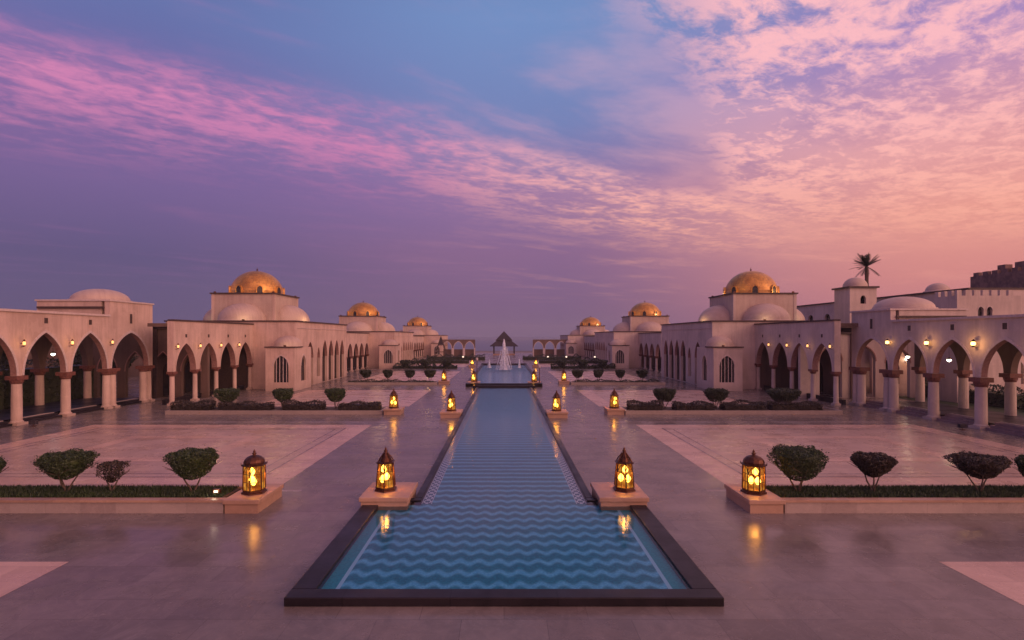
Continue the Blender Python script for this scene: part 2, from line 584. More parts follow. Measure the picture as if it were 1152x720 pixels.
def copy_tree(o, parent=None):
    c = o.copy(); COL.objects.link(c); c.parent = parent
    for ch in kids(o): copy_tree(ch, c)
    return c


def inst(mesh_obj, parent, loc_world):
    c = mesh_obj.copy(); COL.objects.link(c)
    c.parent = parent
    c.location = Vector(loc_world) - wloc(parent)
    return c


def arch_pts(w_, rise, n=14):
    """pointed arch from left spring (-w,0) over the apex to (w,0)"""
    if rise <= w_ * 1.02: rise = w_ * 1.02
    c = (rise * rise - w_ * w_) / (2 * w_)
    r = w_ + c
    amax = math.atan2(rise, c)
    L = [(c - r * math.cos(amax * i / n), r * math.sin(amax * i / n)) for i in range(n + 1)]
    return L + [(-x, z) for (x, z) in L[:-1][::-1]]


def arch_wall(mb, p0, dvec, nvec, length, zb, ztop, ops, th, arch=None, soff=None, aw=.16, proud=.035):
    """wall from p0 along dvec; openings (centre, half width, sill, spring, rise); nvec = outward"""
    d = Vector(dvec).normalized(); n_ = Vector(nvec).normalized(); p0 = Vector(p0)

    def P(s_, z, o_): q = p0 + d * s_ + n_ * o_; return (q.x, q.y, z)

    def quadpair(a, b, c, e):
        for o_ in (0.0, -th):
            mb.add([P(a[0], a[1], o_), P(b[0], b[1], o_), P(c[0], c[1], o_), P(e[0], e[1], o_)], [(0, 1, 2, 3)])

    def strip(a, b, target=None):
        (target or mb).add([P(a[0], a[1], 0), P(b[0], b[1], 0), P(b[0], b[1], -th), P(a[0], a[1], -th)], [(0, 1, 2, 3)])
    x = 0.0
    for (c, hw, sill, spr, rise) in sorted(ops):
        a, b = c - hw, c + hw
        if a > x + 1e-4:
            quadpair((x, zb), (a, zb), (a, ztop), (x, ztop)); strip((x, zb), (a, zb))
        if sill > zb + 1e-3:
            quadpair((a, zb), (b, zb), (b, sill), (a, sill)); strip((a, zb), (b, zb)); strip((a, sill), (b, sill))
        if spr > max(sill, zb) + 1e-3:
            strip((a, max(sill, zb)), (a, spr)); strip((b, max(sill, zb)), (b, spr))
        pts = [(c + q[0], spr + q[1]) for q in arch_pts(hw, rise)]
        sf = soff
        if isinstance(soff, Many): sf = MB(); soff.append(sf)
        am_ = arch
        if isinstance(arch, Many): am_ = MB(); arch.append(am_)
        for i in range(len(pts) - 1):
            q0, q1 = pts[i], pts[i + 1]
            quadpair(q0, q1, (q1[0], ztop), (q0[0], ztop))
            strip(q0, q1, sf)
        if arch is not None:
            outer = [(c + q[0], spr + q[1]) for q in arch_pts(hw + aw, rise + aw * 1.25)]
            for i in range(len(pts) - 1):
                for (qa, qb, oa, ob) in ((pts[i], pts[i + 1], outer[i], outer[i + 1]),):
                    am_.add([P(*qa, proud), P(*qb, proud), P(*ob, proud), P(*oa, proud),
                              P(*qa, -.02), P(*qb, -.02), P(*ob, -.02), P(*oa, -.02)],
                             [(0, 1, 2, 3), (0, 1, 5, 4), (3, 2, 6, 7)])
        x = b
    if length > x + 1e-4:
        quadpair((x, zb), (length, zb), (length, ztop), (x, ztop)); strip((x, zb), (length, zb))
    strip((0, ztop), (length, ztop))
    for s_ in (0, length):
        mb.add([P(s_, zb, 0), P(s_, zb, -th), P(s_, ztop, -th), P(s_, ztop, 0)], [(0, 1, 2, 3)])
    return mb


def dome_prof(r, h, n=12):
    return [(r * math.cos(PI / 2 * i / n), h * math.sin(PI / 2 * i / n)) for i in range(n)] + [(0.01, h)]


def point(parent, loc, energy, color=(1.0, .55, .22), r=.12, name='lamp_light'):
    l = bpy.data.lights.new(name, 'POINT')
    l.energy = energy; l.color = color; l.shadow_soft_size = r
    o = bpy.data.objects.new(name, l)
    COL.objects.link(o)
    o.parent = parent
    o.location = Vector(loc) - (wloc(parent) if parent else Vector())
    return o


def px(x, dy_, z=0.0):
    """photo column and pixels below the horizon -> ground point"""
    Y = (H - z) * F / dy_
    return ((x - CX) * Y / F, Y)


# ------------------------------------------------------------------ ground, paving, sea
struct(MB().quad(-9000, 9000, -400, 9000, -0.02).build('ground', M['sand']))
struct(MB().quad(-62, 62, -12, 205, 0.0).build('plaza_pavement', M['floor']))
struct(MB().quad(-9000, 9000, 235, 16000, 0.06).build('sea', M['sea']))


def frame_quads(mb, x0, x1, y0, y1, w_, z):
    mb.quad(x0, x1, y0, y0 + w_, z); mb.quad(x0, x1, y1 - w_, y1, z)
    mb.quad(x0, x0 + w_, y0 + w_, y1 - w_, z); mb.quad(x1 - w_, x1, y0 + w_, y1 - w_, z)


pk = MB(); p2 = MB(); st_ = MB(); gv = MB()
for s in (-1, 1):
    a, b = (11.6, 27.0)
    xs = sorted((s * a, s * b))
    pk.quad(xs[0], xs[1], -4, 14.7, .004)
    xs = sorted((s * 9.0, s * 28.0))
    pk.quad(xs[0], xs[1], 22.2, 37.6, .004)
    xi = sorted((s * 10.4, s * 26.6))
    p2.quad(xi[0], xi[1], 23.6, 36.2, .008)
    frame_quads(gv, xi[0] - .06, xi[1] + .06, 23.54, 36.26, .09, .012)
    frame_quads(gv, xi[0] + .5, xi[1] - .5, 24.1, 35.7, .07, .012)
    xi = sorted((s * 14.5, s * 22.5))
    frame_quads(pk, xi[0], xi[1], 26.5, 33.3, .8, .012)
    xs = sorted((s * 7.9, s * 29.5))
    st_.quad(xs[0], xs[1], 21.4, 21.6, .004); st_.quad(xs[0], xs[1], 38.7, 38.95, .004)
    xs = sorted((s * 8.2, s * 22.0))
    pk.quad(xs[0], xs[1], 47.5, 62.0, .004)
    xi = sorted((s * 9.6, s * 20.6)); p2.quad(xi[0], xi[1], 49, 60.6, .008)
    xs = sorted((s * 7.6, s * 20.0))
    pk.quad(xs[0], xs[1], 74, 96, .004)
    pk.quad(xs[0], xs[1], 110, 140, .004)
struct(pk.build('pink_paving', M['pink']))
struct(p2.build('rose_paving', M['pink2']))
struct(st_.build('paving_band', M['strip']))
struct(gv.build('paving_line', M['groove']))

# ------------------------------------------------------------------ pool
PX, PY0, PY1, CW, CE = 4.9, 12.25, 19.6, 2.95, 63.8
pool = empty('reflecting_pool', (0, PY0, 0), 'long blue mosaic pool with dark granite rim running up the middle of the plaza', 'pool')
cp = MB()
cp.box(-PX, PX, PY0, PY0 + .45, 0, .2)
for s in (-1, 1):
    cp.box(s * PX, s * (PX - .56), PY0 + .45, PY1, 0, .2)
    cp.box(s * (PX - .001), s * CW, PY1, PY1 + .3, 0, .19)
    cp.box(s * (CW + .26), s * CW, PY1 + .3, CE, 0, .2)
cp.box(-3.6, 3.6, CE, CE + .5, 0, .4)
co = cp.build('coping', M['coping'], pool)
bv = co.modifiers.new('bevel', 'BEVEL'); bv.width = .02; bv.segments = 2
fl = MB().quad(-(PX - .56), PX - .56, PY0 + .45, PY1, .022).quad(-CW, CW, PY1, CE, .022)
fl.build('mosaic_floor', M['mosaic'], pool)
se = MB()
for s in (-1, 1):
    xs = sorted((s * CW, s * (CW - .36)))
    se.quad(xs[0], xs[1], PY1 + .1, CE, .03)
se.build('edge_mosaic', M['scroll'], pool)
ww = MB().quad(-(PX - .56), PX - .56, PY0 + .45, PY1, .15).quad(-CW, CW, PY1, CE, .15)
struct(ww.build('pool_water', M['water']))

# upper basin with the fountains
up = empty('fountain_basin', (0, 66, 0), 'raised fountain basin with dark rim beyond the long pool', 'fountain')
cb = MB()
B0, B1, BW = 66.0, 112.0, 4.6
cb.box(-BW, BW, B0, B0 + .4, 0, .42).box(-BW, BW, B1, B1 + .5, 0, .6)
for s in (-1, 1): cb.box(s * BW, s * (BW - .4), B0 + .4, B1, 0, .42)
cb.build('rim', M['coping'], up)
MB().quad(-BW + .4, BW - .4, B0 + .4, B1, .2).build('basin_floor', M['mosaic'], up)
struct(MB().quad(-BW + .4, BW - .4, B0 + .4, B1, .36).build('fountain_water', M['water']))


def jet(x, y, h, r, label):
    o = empty('water_jet', (x, y, .5), label, 'water jet', 'jets of the fountain')
    mb = MB()
    for kk in range(2):
        prof = [(r * (1.25 - .25 * kk), 0), (r * (.8 - .2 * kk), h * .2), (r * .66, h * .5), (r * .5, h * .8), (r * .24, h * .96), (.02, h * (1 - .05 * kk))]
        mb.lathe((x, y, .5), prof, 14, jit=.22)
    mb.build('water_column', M['spray'], o, smooth=True)
    sp_ = MB()
    for i in range(46 if h > 3 else 14):
        a = random.uniform(0, 2 * PI); rr = r * random.uniform(1.0, 3.0); zz_ = random.uniform(.1, .75) * h
        sp_.tube((x + rr * .35 * math.cos(a), y + rr * .35 * math.sin(a), .5 + zz_), (x + rr * math.cos(a), y + rr * math.sin(a), .5), .05, .02, 5)
    sp_.build('falling_spray', M['spray'], o)


jet(0.0, 92, 5.2, .5, 'tallest white fountain jet in the centre of the basin')
for (x, y, h, lb) in ((-2.6, 98, 1.5, 'small jet left behind the tall jet'), (2.7, 98, 1.6, 'small jet right behind the tall jet')):
    jet(x, y, h, .18, lb)

# ------------------------------------------------------------------ lantern
def hexpt(r, z, i, n=6, rot=PI / 6): a = 2 * PI * i / n + rot; return (r * math.cos(a), r * math.sin(a), z)


def make_lantern(kind):
    root = empty('lantern', (0, 0, 0), 'x', 'lantern')
    taper = .78 if kind == 'cone' else .97
    rb = .36 if kind == 'cone' else .37
    rt = rb * taper
    zb, zt = .14, .98
    b = MB().lathe((0, 0, 0), [(rb + .06, 0), (rb + .06, .05), (rb + .01, .07), (rb + .01, .12), (rb + .03, .14), (0.01, .14)], 6, capb=True, rot=PI / 6)
    b.build('base', M['bronze'], root)
    f = MB()
    for i in range(6):
        f.tube(hexpt(rb, zb, i), hexpt(rt, zt, i), .026, .024, 6)
        for (h0, rr) in ((.33, .012), (.66, .012)):
            za = zb + (zt - zb) * h0; ra = rb + (rt - rb) * h0
            f.tube(hexpt(ra, za, i), hexpt(ra, za, i + 1), rr, rr, 4)
        # pointed tracery arch in every pane
        A = Vector(hexpt(rb, 0, i)); B = Vector(hexpt(rb, 0, i + 1))
        A2 = Vector(hexpt(rt, 0, i)); B2 = Vector(hexpt(rt, 0, i + 1))
        prev = None
        for q in range(9):
            tt = q / 8.0
            hh = .62 + .34 * math.sin(PI * tt) ** .8
            a_ = A.lerp(A2, hh); b_ = B.lerp(B2, hh)
            p_ = a_.lerp(b_, tt); p_.z = zb + (zt - zb) * hh
            if prev is not None: f.tube(prev, p_, .013, .013, 4)
            prev = p_
        mid0 = (A + B) / 2; mid1 = (A2 + B2) / 2
        f.tube((mid0.x, mid0.y, zb), (mid1.x, mid1.y, zt), .011, .011, 4)
    f.build('frame', M['bronze'], root)
    gl_ = MB()
    for i in range(6):
        gl_.add([hexpt(rb - .02, zb, i), hexpt(rb - .02, zb, i + 1), hexpt(rt - .02, zt, i + 1), hexpt(rt - .02, zt, i)], [(0, 1, 2, 3)])
    gl_.build('glass', M['amber'], root)
    cpb = MB()
    cpb.lathe((0, 0, 0), [(rt + .07, zt), (rt + .08, zt + .035), (rt + .01, zt + .06)], 6, rot=PI / 6, capb=True, capt=True)
    if kind == 'cone':
        for i in range(6):
            prof = [(rt, zt + .06), (rt * .82, zt + .17), (rt * .5, zt + .27), (rt * .28, zt + .36)]
            for a_, b_ in zip(prof[:-1], prof[1:]):
                cpb.tube(hexpt(a_[0], a_[1], i), hexpt(b_[0], b_[1], i), .022, .02, 5)
        cpb.lathe((0, 0, 0), [(rt * .68, zt + .06), (rt * .6, zt + .16), (rt * .36, zt + .27), (rt * .2, zt + .36), (.01, zt + .37)], 12)
        ztop = zt + .36
        cpb.lathe((0, 0, 0), [(rt * .55, zt + .2), (rt * .57, zt + .225), (rt * .5, zt + .24)], 6, rot=PI / 6)
    else:
        cpb.lathe((0, 0, 0), [(rt * .98, zt + .06), (rt * 1.0, zt + .12), (rt * .9, zt + .21), (rt * .66, zt + .29), (rt * .34, zt + .34), (.01, zt + .36)], 12)
        for i in range(6):
            cpb.tube(hexpt(rt + .06, zt + .02, i), hexpt(rt + .07, zt + .12, i), .018, .006, 5)
        ztop = zt + .34
    cap = cpb.build('cap', M['bronze'], root)
    fn = MB().lathe((0, 0, ztop), [(.07, 0), (.05, .03), (.085, .07), (.03, .11), (.05, .14), (.012, .19), (.01, .22)], 10)
    fn.build('finial', M['bronze'], cap, smooth=True)
    for (bx_, by_, bz_) in ((.02, -.08, .74), (-.13, -.06, .44), (.13, -.04, .40)):
        q = MB().lathe((bx_, by_, bz_), [(.02, -.12), (.07, -.08), (.105, 0), (.09, .06), (.04, .13), (.004, .16)], 12)
        q.build('bulb', M['bulb'], root, smooth=True)
    point(root, (0, 0, .56), 55, (1.0, .50, .16), .12)
    return root


protos = {}


def place_lantern(kind, x, y, z, label, sc=1.0, energy=None):
    if kind not in protos:
        protos[kind] = make_lantern(kind); o = protos[kind]
    else:
        o = copy_tree(protos[kind])
    o.location = (x, y, z)
    o.rotation_euler.z = random.choice((0, 1, 2, 3, 4, 5)) * PI / 3 + random.uniform(-.12, .12)
    o['label'] = label; o['group'] = 'lit lanterns along the pool'
    o.scale = (sc, sc, sc)
    return o


def plinth(x0, x1, y0, y1, z, label, lip=.06):
    o = empty('stone_plinth', ((x0 + x1) / 2, (y0 + y1) / 2, 0), label, 'plinth', 'stone plinths under the lanterns')
    a = MB().box(x0 + lip, x1 - lip, y0 + lip, y1 - lip, 0, z - .16).build('block', M['ped'], o)
    b = MB().box(x0, x1, y0, y1, z - .157, z).build('slab', M['ped'], o)
    bv = b.modifiers.new('bevel', 'BEVEL'); bv.width = .025; bv.segments = 2
    return o


for s, sd_ in ((-1, 'left'), (1, 'right')):
    xs = sorted((s * 5.0, s * 3.28))
    o = plinth(xs[0], xs[1], 18.95, 21.0, .47, f'square sandstone plinth at the {sd_} inner corner of the wide pool')
    place_lantern('cone', s * 4.28 if s < 0 else 4.35, 19.95, .47, f'large tapering amber lantern on the plinth at the pool\'s {sd_} corner')
    xs = sorted((s * 9.55, s * 8.3))
    plinth(xs[0], xs[1], 18.66, 20.8, .47, f'sandstone block ending the near {sd_} planter wall')
    place_lantern('box', s * 8.88, 19.6, .47, f'large straight sided domed lantern at the end of the near {sd_} planter')
    # second and further pairs
    for (Y, xi_, xo_, nm, sc) in ((41.5, 3.95, 8.6, 'second', 1.0), (68.5, 3.75, 7.6, 'third', 1.0)):
        plinth(s * xi_ - .8, s * xi_ + .8, Y - .9, Y + .9, .45, f'plinth of the {nm} lantern row, {sd_} edge of the channel')
        place_lantern('cone', s * xi_, Y - .1, .45, f'amber lantern of the {nm} row on the channel\'s {sd_} edge')
        plinth(s * xo_ - .7, s * xo_ + .7, Y + .8, Y + 2.4, .45, f'plinth of the {nm} lantern row at the {sd_} hedge end')
        place_lantern('cone', s * xo_, Y + 1.5, .45, f'amber lantern of the {nm} row at the end of the {sd_} hedge')
    plinth(s * 6.3 - .7, s * 6.3 + .7, 108.3, 109.7, .45, f'farthest small plinth on the {sd_} of the fountain basin')
    place_lantern('cone', s * 6.3 if 0 else s * 6.3, 109, .45, f'farthest lit lantern on the {sd_} of the fountain basin')

# ------------------------------------------------------------------ foliage
def leaf_faces(P, size, flat=0.0, asp=.55):
    n = len(P)
    a = rng.normal(size=(n, 3)); a /= np.linalg.norm(a, axis=1)[:, None]
    b = rng.normal(size=(n, 3)); b -= (a * b).sum(1)[:, None] * a; b /= np.linalg.norm(b, axis=1)[:, None]
    sz = size * rng.uniform(.6, 1.3, size=(n, 1))
    V = np.stack([P + a * sz, P + b * sz * asp, P - a * sz, P - b * sz * asp], axis=1).reshape(-1, 3)
    Fc = np.arange(4 * n).reshape(-1, 4)
    return V, Fc


def leaf_obj(name, P, size, m_, parent=None, core=None, kind=None, loc=None):
    V, Fc = leaf_faces(P, size)
    vs = V.tolist(); fs = Fc.tolist()
    if core is not None:
        b = len(vs); vs += [tuple(q) for q in core.v]; fs += [tuple(b + i for i in f) for f in core.f]
    off = np.array(wloc(parent)) if parent is not None else np.zeros(3)
    if loc is not None: off = np.array(loc)
    me = bpy.data.meshes.new(name)
    me.from_pydata((np.array(vs) - off).tolist(), [], fs)
    me.materials.append(m_)
    o = bpy.data.objects.new(name, me); COL.objects.link(o)
    if parent is not None: o.parent = parent
    if loc is not None: o.location = loc
    if kind: o['kind'] = kind
    return o


def bowl_r(z, sharp=.5):       # outline of a clipped, flat topped crown
    z = np.clip(z, 0, 1)
    return np.where(z < .78, (np.maximum(z, .001) / .78) ** sharp, np.sqrt(np.clip(1 - ((z - .78) / .30) ** 2 * .62, 0, 1)))


def topiary(x, y, z0, h, wdt, crown_h, label, n=5200, leaf=.035, m_='leaf', sharp=.5, group='clipped trees in the planters', loose=0.0, ragged=.06):
    root = empty('clipped_tree', (x, y, z0), label, 'tree', group)
    base = z0 + h - crown_h
    tr_ = MB()
    nst = random.choice((2, 3))
    for i in range(nst):
        a = 2 * PI * i / nst + random.uniform(0, 1)
        p = Vector((x + .03 * math.cos(a), y + .03 * math.sin(a), z0))
        for sgm in range(4):
            q = Vector((x + (.05 + .05 * sgm) * math.cos(a) * wdt, y + (.05 + .05 * sgm) * math.sin(a) * wdt, z0 + (base - z0 + crown_h * .25) * (sgm + 1) / 4))
            q += Vector((random.uniform(-.02, .02), random.uniform(-.02, .02), 0))
            tr_.tube(p, q, .038 - .006 * sgm, .034 - .006 * sgm, 6); p = q
        for b_ in range(3):
            a2 = a + random.uniform(-1.2, 1.2)
            tr_.tube(p, p + Vector((math.cos(a2) * wdt * .3, math.sin(a2) * wdt * .3, crown_h * .3)), .014, .006, 5)
    tr_.build('trunk', M['bark'], root)
    ph_ = rng.uniform(0, 6.28, 8)
    ragged *= rng.uniform(.8, 1.7)
    zt = rng.uniform(0, 1, n) ** .8
    th = rng.uniform(0, 2 * PI, n)
    rad = 1 - np.abs(rng.normal(0, .10 + loose, n))
    lump = 1 + ragged * np.sin(3 * th + ph_[0] + 4 * zt) + ragged * .8 * np.sin(5 * th + ph_[1] - 7 * zt) + ragged * .7 * np.sin(9 * th + ph_[2] + 11 * zt)
    wdt = wdt * .84
    rr = wdt / 2 * bowl_r(zt, sharp) * rad * lump
    zj = zt * crown_h * (1 + .05 * np.sin(4 * th + ph_[3]))
    P1 = np.stack([x + rr * np.cos(th), y + rr * np.sin(th), base + zj], 1)
    k_ = n // 40
    ths = rng.uniform(0, 2 * PI, k_); zs_ = rng.uniform(.25, 1.0, k_)
    r3 = wdt / 2 * bowl_r(zs_, sharp) * rng.uniform(.95, 1.16, k_)
    P3 = np.stack([x + r3 * np.cos(ths), y + r3 * np.sin(ths), base + crown_h * (zs_ + rng.uniform(0, .09, k_))], 1)
    nt_ = n // 3
    th = rng.uniform(0, 2 * PI, nt_); r2 = np.sqrt(rng.uniform(0, 1, nt_))
    P2_ = np.stack([x + r2 * wdt / 2 * .93 * np.cos(th), y + r2 * wdt / 2 * .93 * np.sin(th),
                    base + crown_h * (1.0 - .14 * r2 ** 2.5 + .035 * np.sin(5 * th + ph_[4]) + rng.normal(0, .02, nt_))], 1)
    P = np.concatenate([P1, P2_, P3])
    if loose:
        P = P[rng.uniform(0, 1, len(P)) > .35]
        core = None
    else:
        core = MB().lathe((x, y, base), [(.02, crown_h * .12)] + [(wdt / 2 * .80 * float(bowl_r(np.array(q), sharp)), crown_h * q) for q in (.2, .35, .5, .65, .8, .9)] + [(.02, crown_h * .92)], 14, jit=.08)
    leaf_obj('crown', P, leaf, M[m_], root, core)
    return root


def hedge(x0, x1, y0, y1, z0, z1, label, m_='leaf_hedge', n=2500, leaf=.05, wav=.06, group='low clipped hedges'):
    root = empty('hedge', ((x0 + x1) / 2, (y0 + y1) / 2, z0), label, 'hedge', group)
    P = []
    L, W, Hh = x1 - x0, y1 - y0, z1 - z0
    A = np.array([L * W, L * Hh * 2, W * Hh * 2]); A = A / A.sum()
    c = rng.choice(3, n, p=A)
    X = rng.uniform(x0, x1, n); Y = rng.uniform(y0, y1, n); Z = rng.uniform(z0, z1, n)
    jt = rng.normal(0, .035, n)
    Z = np.where(c == 0, z1 + jt, Z)
    Y = np.where(c == 1, np.where(rng.uniform(size=n) < .7, y0, y1) + jt, Y)
    X = np.where(c == 2, np.where(rng.uniform(size=n) < .5, x0, x1) + jt, X)
    Z = Z + (Z - z0) / Hh * wav * (np.sin(X * 2.1) + np.sin(X * 3.7 + 1) + .8 * np.sin(X * .7))
    pts = np.stack([X, Y, Z], 1)
    core = MB().box(x0 + .05, x1 - .05, y0 + .05, y1 - .05, z0, z1 - .1 - wav)
    leaf_obj('foliage', pts, leaf, M[m_], root, core)
    return root


# ---- near planters
for s, sd_ in ((-1, 'left'), (1, 'right')):
    wx = sorted((s * 9.552, s * 26.0))
    pw = empty('planter', (s * 17.8, 19.7, 0), f'long low stone planter of grass across the near {sd_} of the plaza', 'planter', 'stone planters across the plaza')
    wl = MB().box(wx[0], wx[1], 18.74, 18.95, 0, .38).box(wx[0], wx[1], 20.45, 20.65, 0, .38)
    ex = sorted((s * 25.8, s * 26.0))
    wl.box(ex[0], ex[1], 18.95, 20.45, 0, .38)
    wl.build('wall', M['strip'], pw)
    cpg = MB().box(wx[0], wx[1], 18.68, 19.0, .383, .46).box(wx[0], wx[1], 20.4, 20.7, .383, .46)
    ob = cpg.build('coping', M['ped'], pw)
    MB().box(wx[0] + .01, wx[1] - .2, 18.96, 20.44, 0, .40).build('soil', M['bark'], pw)
    n = 26000
    P = np.stack([rng.uniform(wx[0] + .05, wx[1] - .25, n), rng.uniform(19.02, 20.38, n), np.full(n, .42)], 1)
    P[:, 2] += rng.uniform(0, .05, n)
    # blades: narrow upright triangles
    hgt = rng.uniform(.05, .13, n); a = rng.uniform(0, 2 * PI, n)
    dxy = np.stack([np.cos(a), np.sin(a), np.zeros(n)], 1) * .018
    tip = P + np.stack([rng.normal(0, .03, n), rng.normal(0, .03, n), hgt], 1)
    V = np.stack([P - dxy, P + dxy, tip], 1).reshape(-1, 3)
    me = bpy.data.meshes.new('grass'); me.from_pydata(V.tolist(), [], np.arange(3 * n).reshape(-1, 3).tolist())
    me.materials.append(M['grassm'])
    go = bpy.data.objects.new('grass', me); COL.objects.link(go)
    tag(go, f'dark green grass filling the near {sd_} planter', 'grass', kind='stuff')


def ytree(xp, y=19.7): return (xp - CX) * y / F


trees = [
    (74, 1.42, 2.02, .92, 'wide flat topped clipped tree, farther from the lantern in the left planter', 'leaf', .45, 0),
    (-14, 1.2, 1.1, .8, 'clipped tree cut off by the left edge of the photo', 'leaf', .5, 0),
    (217, 1.50, 1.92, 1.0, 'rounded clipped tree beside the left planter\'s lantern', 'leaf', .42, 0),
    (898, 1.58, 2.08, 1.12, 'tallest bushy clipped tree beside the right planter\'s lantern', 'leaf', .40, 0),
    (982, 1.36, 1.62, .78, 'small reddish clipped tree second from the lantern in the right planter', 'leaf_red', .5, 0),
    (1102, 1.32, 2.05, .80, 'wide dark umbrella shaped tree third from the lantern in the right planter', 'leaf_red', .6, 0),
    (1163, 1.25, 1.2, .85, 'clipped tree cut off by the right edge of the photo', 'leaf', .5, 0)]
for (xp, h, wd, ch, lb, ml, shp, lo) in trees:
    topiary(ytree(xp), 19.7, .42, h, wd, ch, lb, 6500, .034, ml, shp)
topiary(ytree(125), 19.75, .42, 1.08, 1.15, .72, 'thin reddish shrub with see-through leaves between the two left trees', 2600, .036, 'leaf_red', .6, 'clipped trees in the planters', .25, .16)


def spotlight(x, y, z, label, face=(0, -1), e=1.5, grp='small ground floodlights'):
    o = empty('ground_floodlight', (x, y, z), label, 'floodlight', grp)
    MB().box(x - .09, x + .09, y - .07, y + .07, z, z + .05).tube((x, y, z + .05), (x, y, z + .14), .02).build('base', M['bronze'], o)
    MB().box(x - .12, x + .12, y - .07, y + .07, z + .12, z + .26).build('housing', M['bronze'], o)
    MB().box(x - .07, x + .07, y - .078, y - .071, z + .15, z + .22).build('lens', M['lens'], o)
    if e: point(o, (x, y - .2, z + .2), e, (1, .8, .55), .05)
    return o


spotlight(ytree(244, 19.3), 19.3, .42, 'small white floodlight in the grass of the left planter')
spotlight(-23.9, 45.8, .0, 'bright floodlight at the outer end of the left hedge row')
spotlight(24.0, 45.0, .0, 'bright floodlight at the outer end of the right hedge row', e=6)
spotlight(23.3, 44.4, .0, 'second floodlight just inside the one ending the right hedge row', e=4)
for (x, y, lb) in ((-31.6, 37.0, 'dark unlit floodlight on the paving by the left arcade'), (29.6, 35.6, 'dark unlit floodlight on the paving by the right arcade')):
    o = empty('dark_floodlight', (x, y, 0), lb, 'floodlight', 'dark floodlights by the arcades')
    MB().box(x - .12, x + .12, y - .1, y + .1, 0, .04).tube((x, y, .04), (x, y, .14), .03).build('base', M['bronze'], o)
    MB().box(x - .22, x + .22, y - .12, y + .12, .13, .38).build('housing', M['thatch'], o)

# ---- second, third and farther planting rows
def kerb_bed(x0, x1, y0, y1, z, label):
    o = empty('planting_bed', ((x0 + x1) / 2, (y0 + y1) / 2, 0), label, 'planter', 'kerbed planting beds')
    w_ = .18
    k_ = MB().box(x0, x1, y0, y0 + w_, 0, z).box(x0, x1, y1 - w_, y1, 0, z).box(x0, x0 + w_, y0 + w_, y1 - w_, 0, z).box(x1 - w_, x1, y0 + w_, y1 - w_, 0, z)
    k_.build('kerb', M['strip'], o)
    MB().box(x0 + w_, x1 - w_, y0 + w_, y1 - w_, 0, z - .04).build('soil', M['bark'], o)


for s, sd_ in ((-1, 'left'), (1, 'right')):
    xs = sorted((s * 9.4, s * 26.2))
    kerb_bed(xs[0], xs[1], 42.6, 45.0, .3, f'kerbed bed of hedges and trees in the {sd_} second row')
    if s < 0:
        segs = [(-26.0, -23.0), (-22.3, -18.3), (-17.3, -14.2), (-12.9, -9.8)]
        tl = [(-22.2, 2.2, 'left and widest'), (-17.7, 1.8, 'middle'), (-13.5, 1.9, 'right, nearest the lantern')]
    else:
        segs = [(9.8, 12.4), (13.4, 16.4), (17.2, 20.4), (20.9, 24.8)]
        tl = [(12.9, 2.1, 'left, nearest the lantern'), (17.0, 2.2, 'middle'), (22.4, 3.0, 'right and widest')]
    for i, (a, b) in enumerate(segs):
        hedge(a, b, 42.9, 44.0, .26, .82, f'low brown hedge in the {sd_} second row, {["first", "second", "third", "fourth"][i]} from the left', n=2600, leaf=.055)
    for (x, wd, nm) in tl:
        topiary(x, 44.2, .26, 1.55, wd, 1.0, f'dark box shaped tree of the {sd_} second row, {nm}', 3000, .055, 'leaf_dk' if s > 0 else 'leaf', .3)
    xs = sorted((s * 8.4, s * 20.2))
    kerb_bed(xs[0], xs[1], 69.0, 71.2, .3, f'kerbed bed in the {sd_} third row')
    for i, xq in enumerate((9.4, 12.0, 14.8, 17.6)):
        topiary(s * xq, 70.2, .26, 1.5, (1.75, 1.5, 1.45, 1.7)[i], .95, f'dark clipped tree of the {sd_} third row, {["nearest the pool", "second from the pool", "third from the pool", "farthest from the pool"][i]}', 1300, .08, 'leaf_dk', .35)
    hedge(min(s * 9.0, s * 19.6), max(s * 9.0, s * 19.6), 69.4, 69.9, .26, .5, f'thin dark hedge along the {sd_} third row', 'leaf_dk', n=1800, leaf=.07)
    for j, (Y, x0, x1, hh) in enumerate(((104, 9.0, 21.0, .75), (124, 8.0, 23.0, .95), (143, 5.0, 20.0, 1.1))):
        xs = sorted((s * x0, s * x1))
        hedge(xs[0], xs[1], Y, Y + 1.6, 0, hh, f'wavy dark hedge, {["nearest", "middle", "farthest"][j]} of the three far rows on the {sd_}', 'leaf_dk', n=3000, leaf=.12, wav=.2)
    for j, xq in enumerate((10.5, 14.5, 18.2)):
        topiary(s * xq, 101.5, 0, 1.7, 2.2, 1.3, f'round dark bush before the far {sd_} hedge, {["nearest the basin", "middle one", "farthest from the basin"][j]}', 700, .12, 'leaf_dk', .4)

# ------------------------------------------------------------------ columns (shared meshes)
def col_meshes(h, r, cap_h, cap_w):
    """column shaft+base and capital as two meshes at the origin"""
    sh = MB().box(-r * 1.35, r * 1.35, -r * 1.35, r * 1.35, 0, .16)
    sh.lathe((0, 0, .16), [(r * 1.22, 0), (r * 1.25, .06), (r * 1.05, .12), (r, .16), (r * .98, (h - cap_h) * .5), (r * .92, h - cap_h - .16)], 16)
    c_ = MB().lathe((0, 0, 0), [(r * .95, h - cap_h), (r * 1.12, h - cap_h + .05), (r * .98, h - cap_h + .10), (cap_w * .44, h - cap_h * .8), (cap_w * .46, h - cap_h * .5)], 16)
    c_.box(-cap_w / 2, cap_w / 2, -cap_w / 2, cap_w / 2, h - cap_h * .5, h - .005)
    return sh, c_


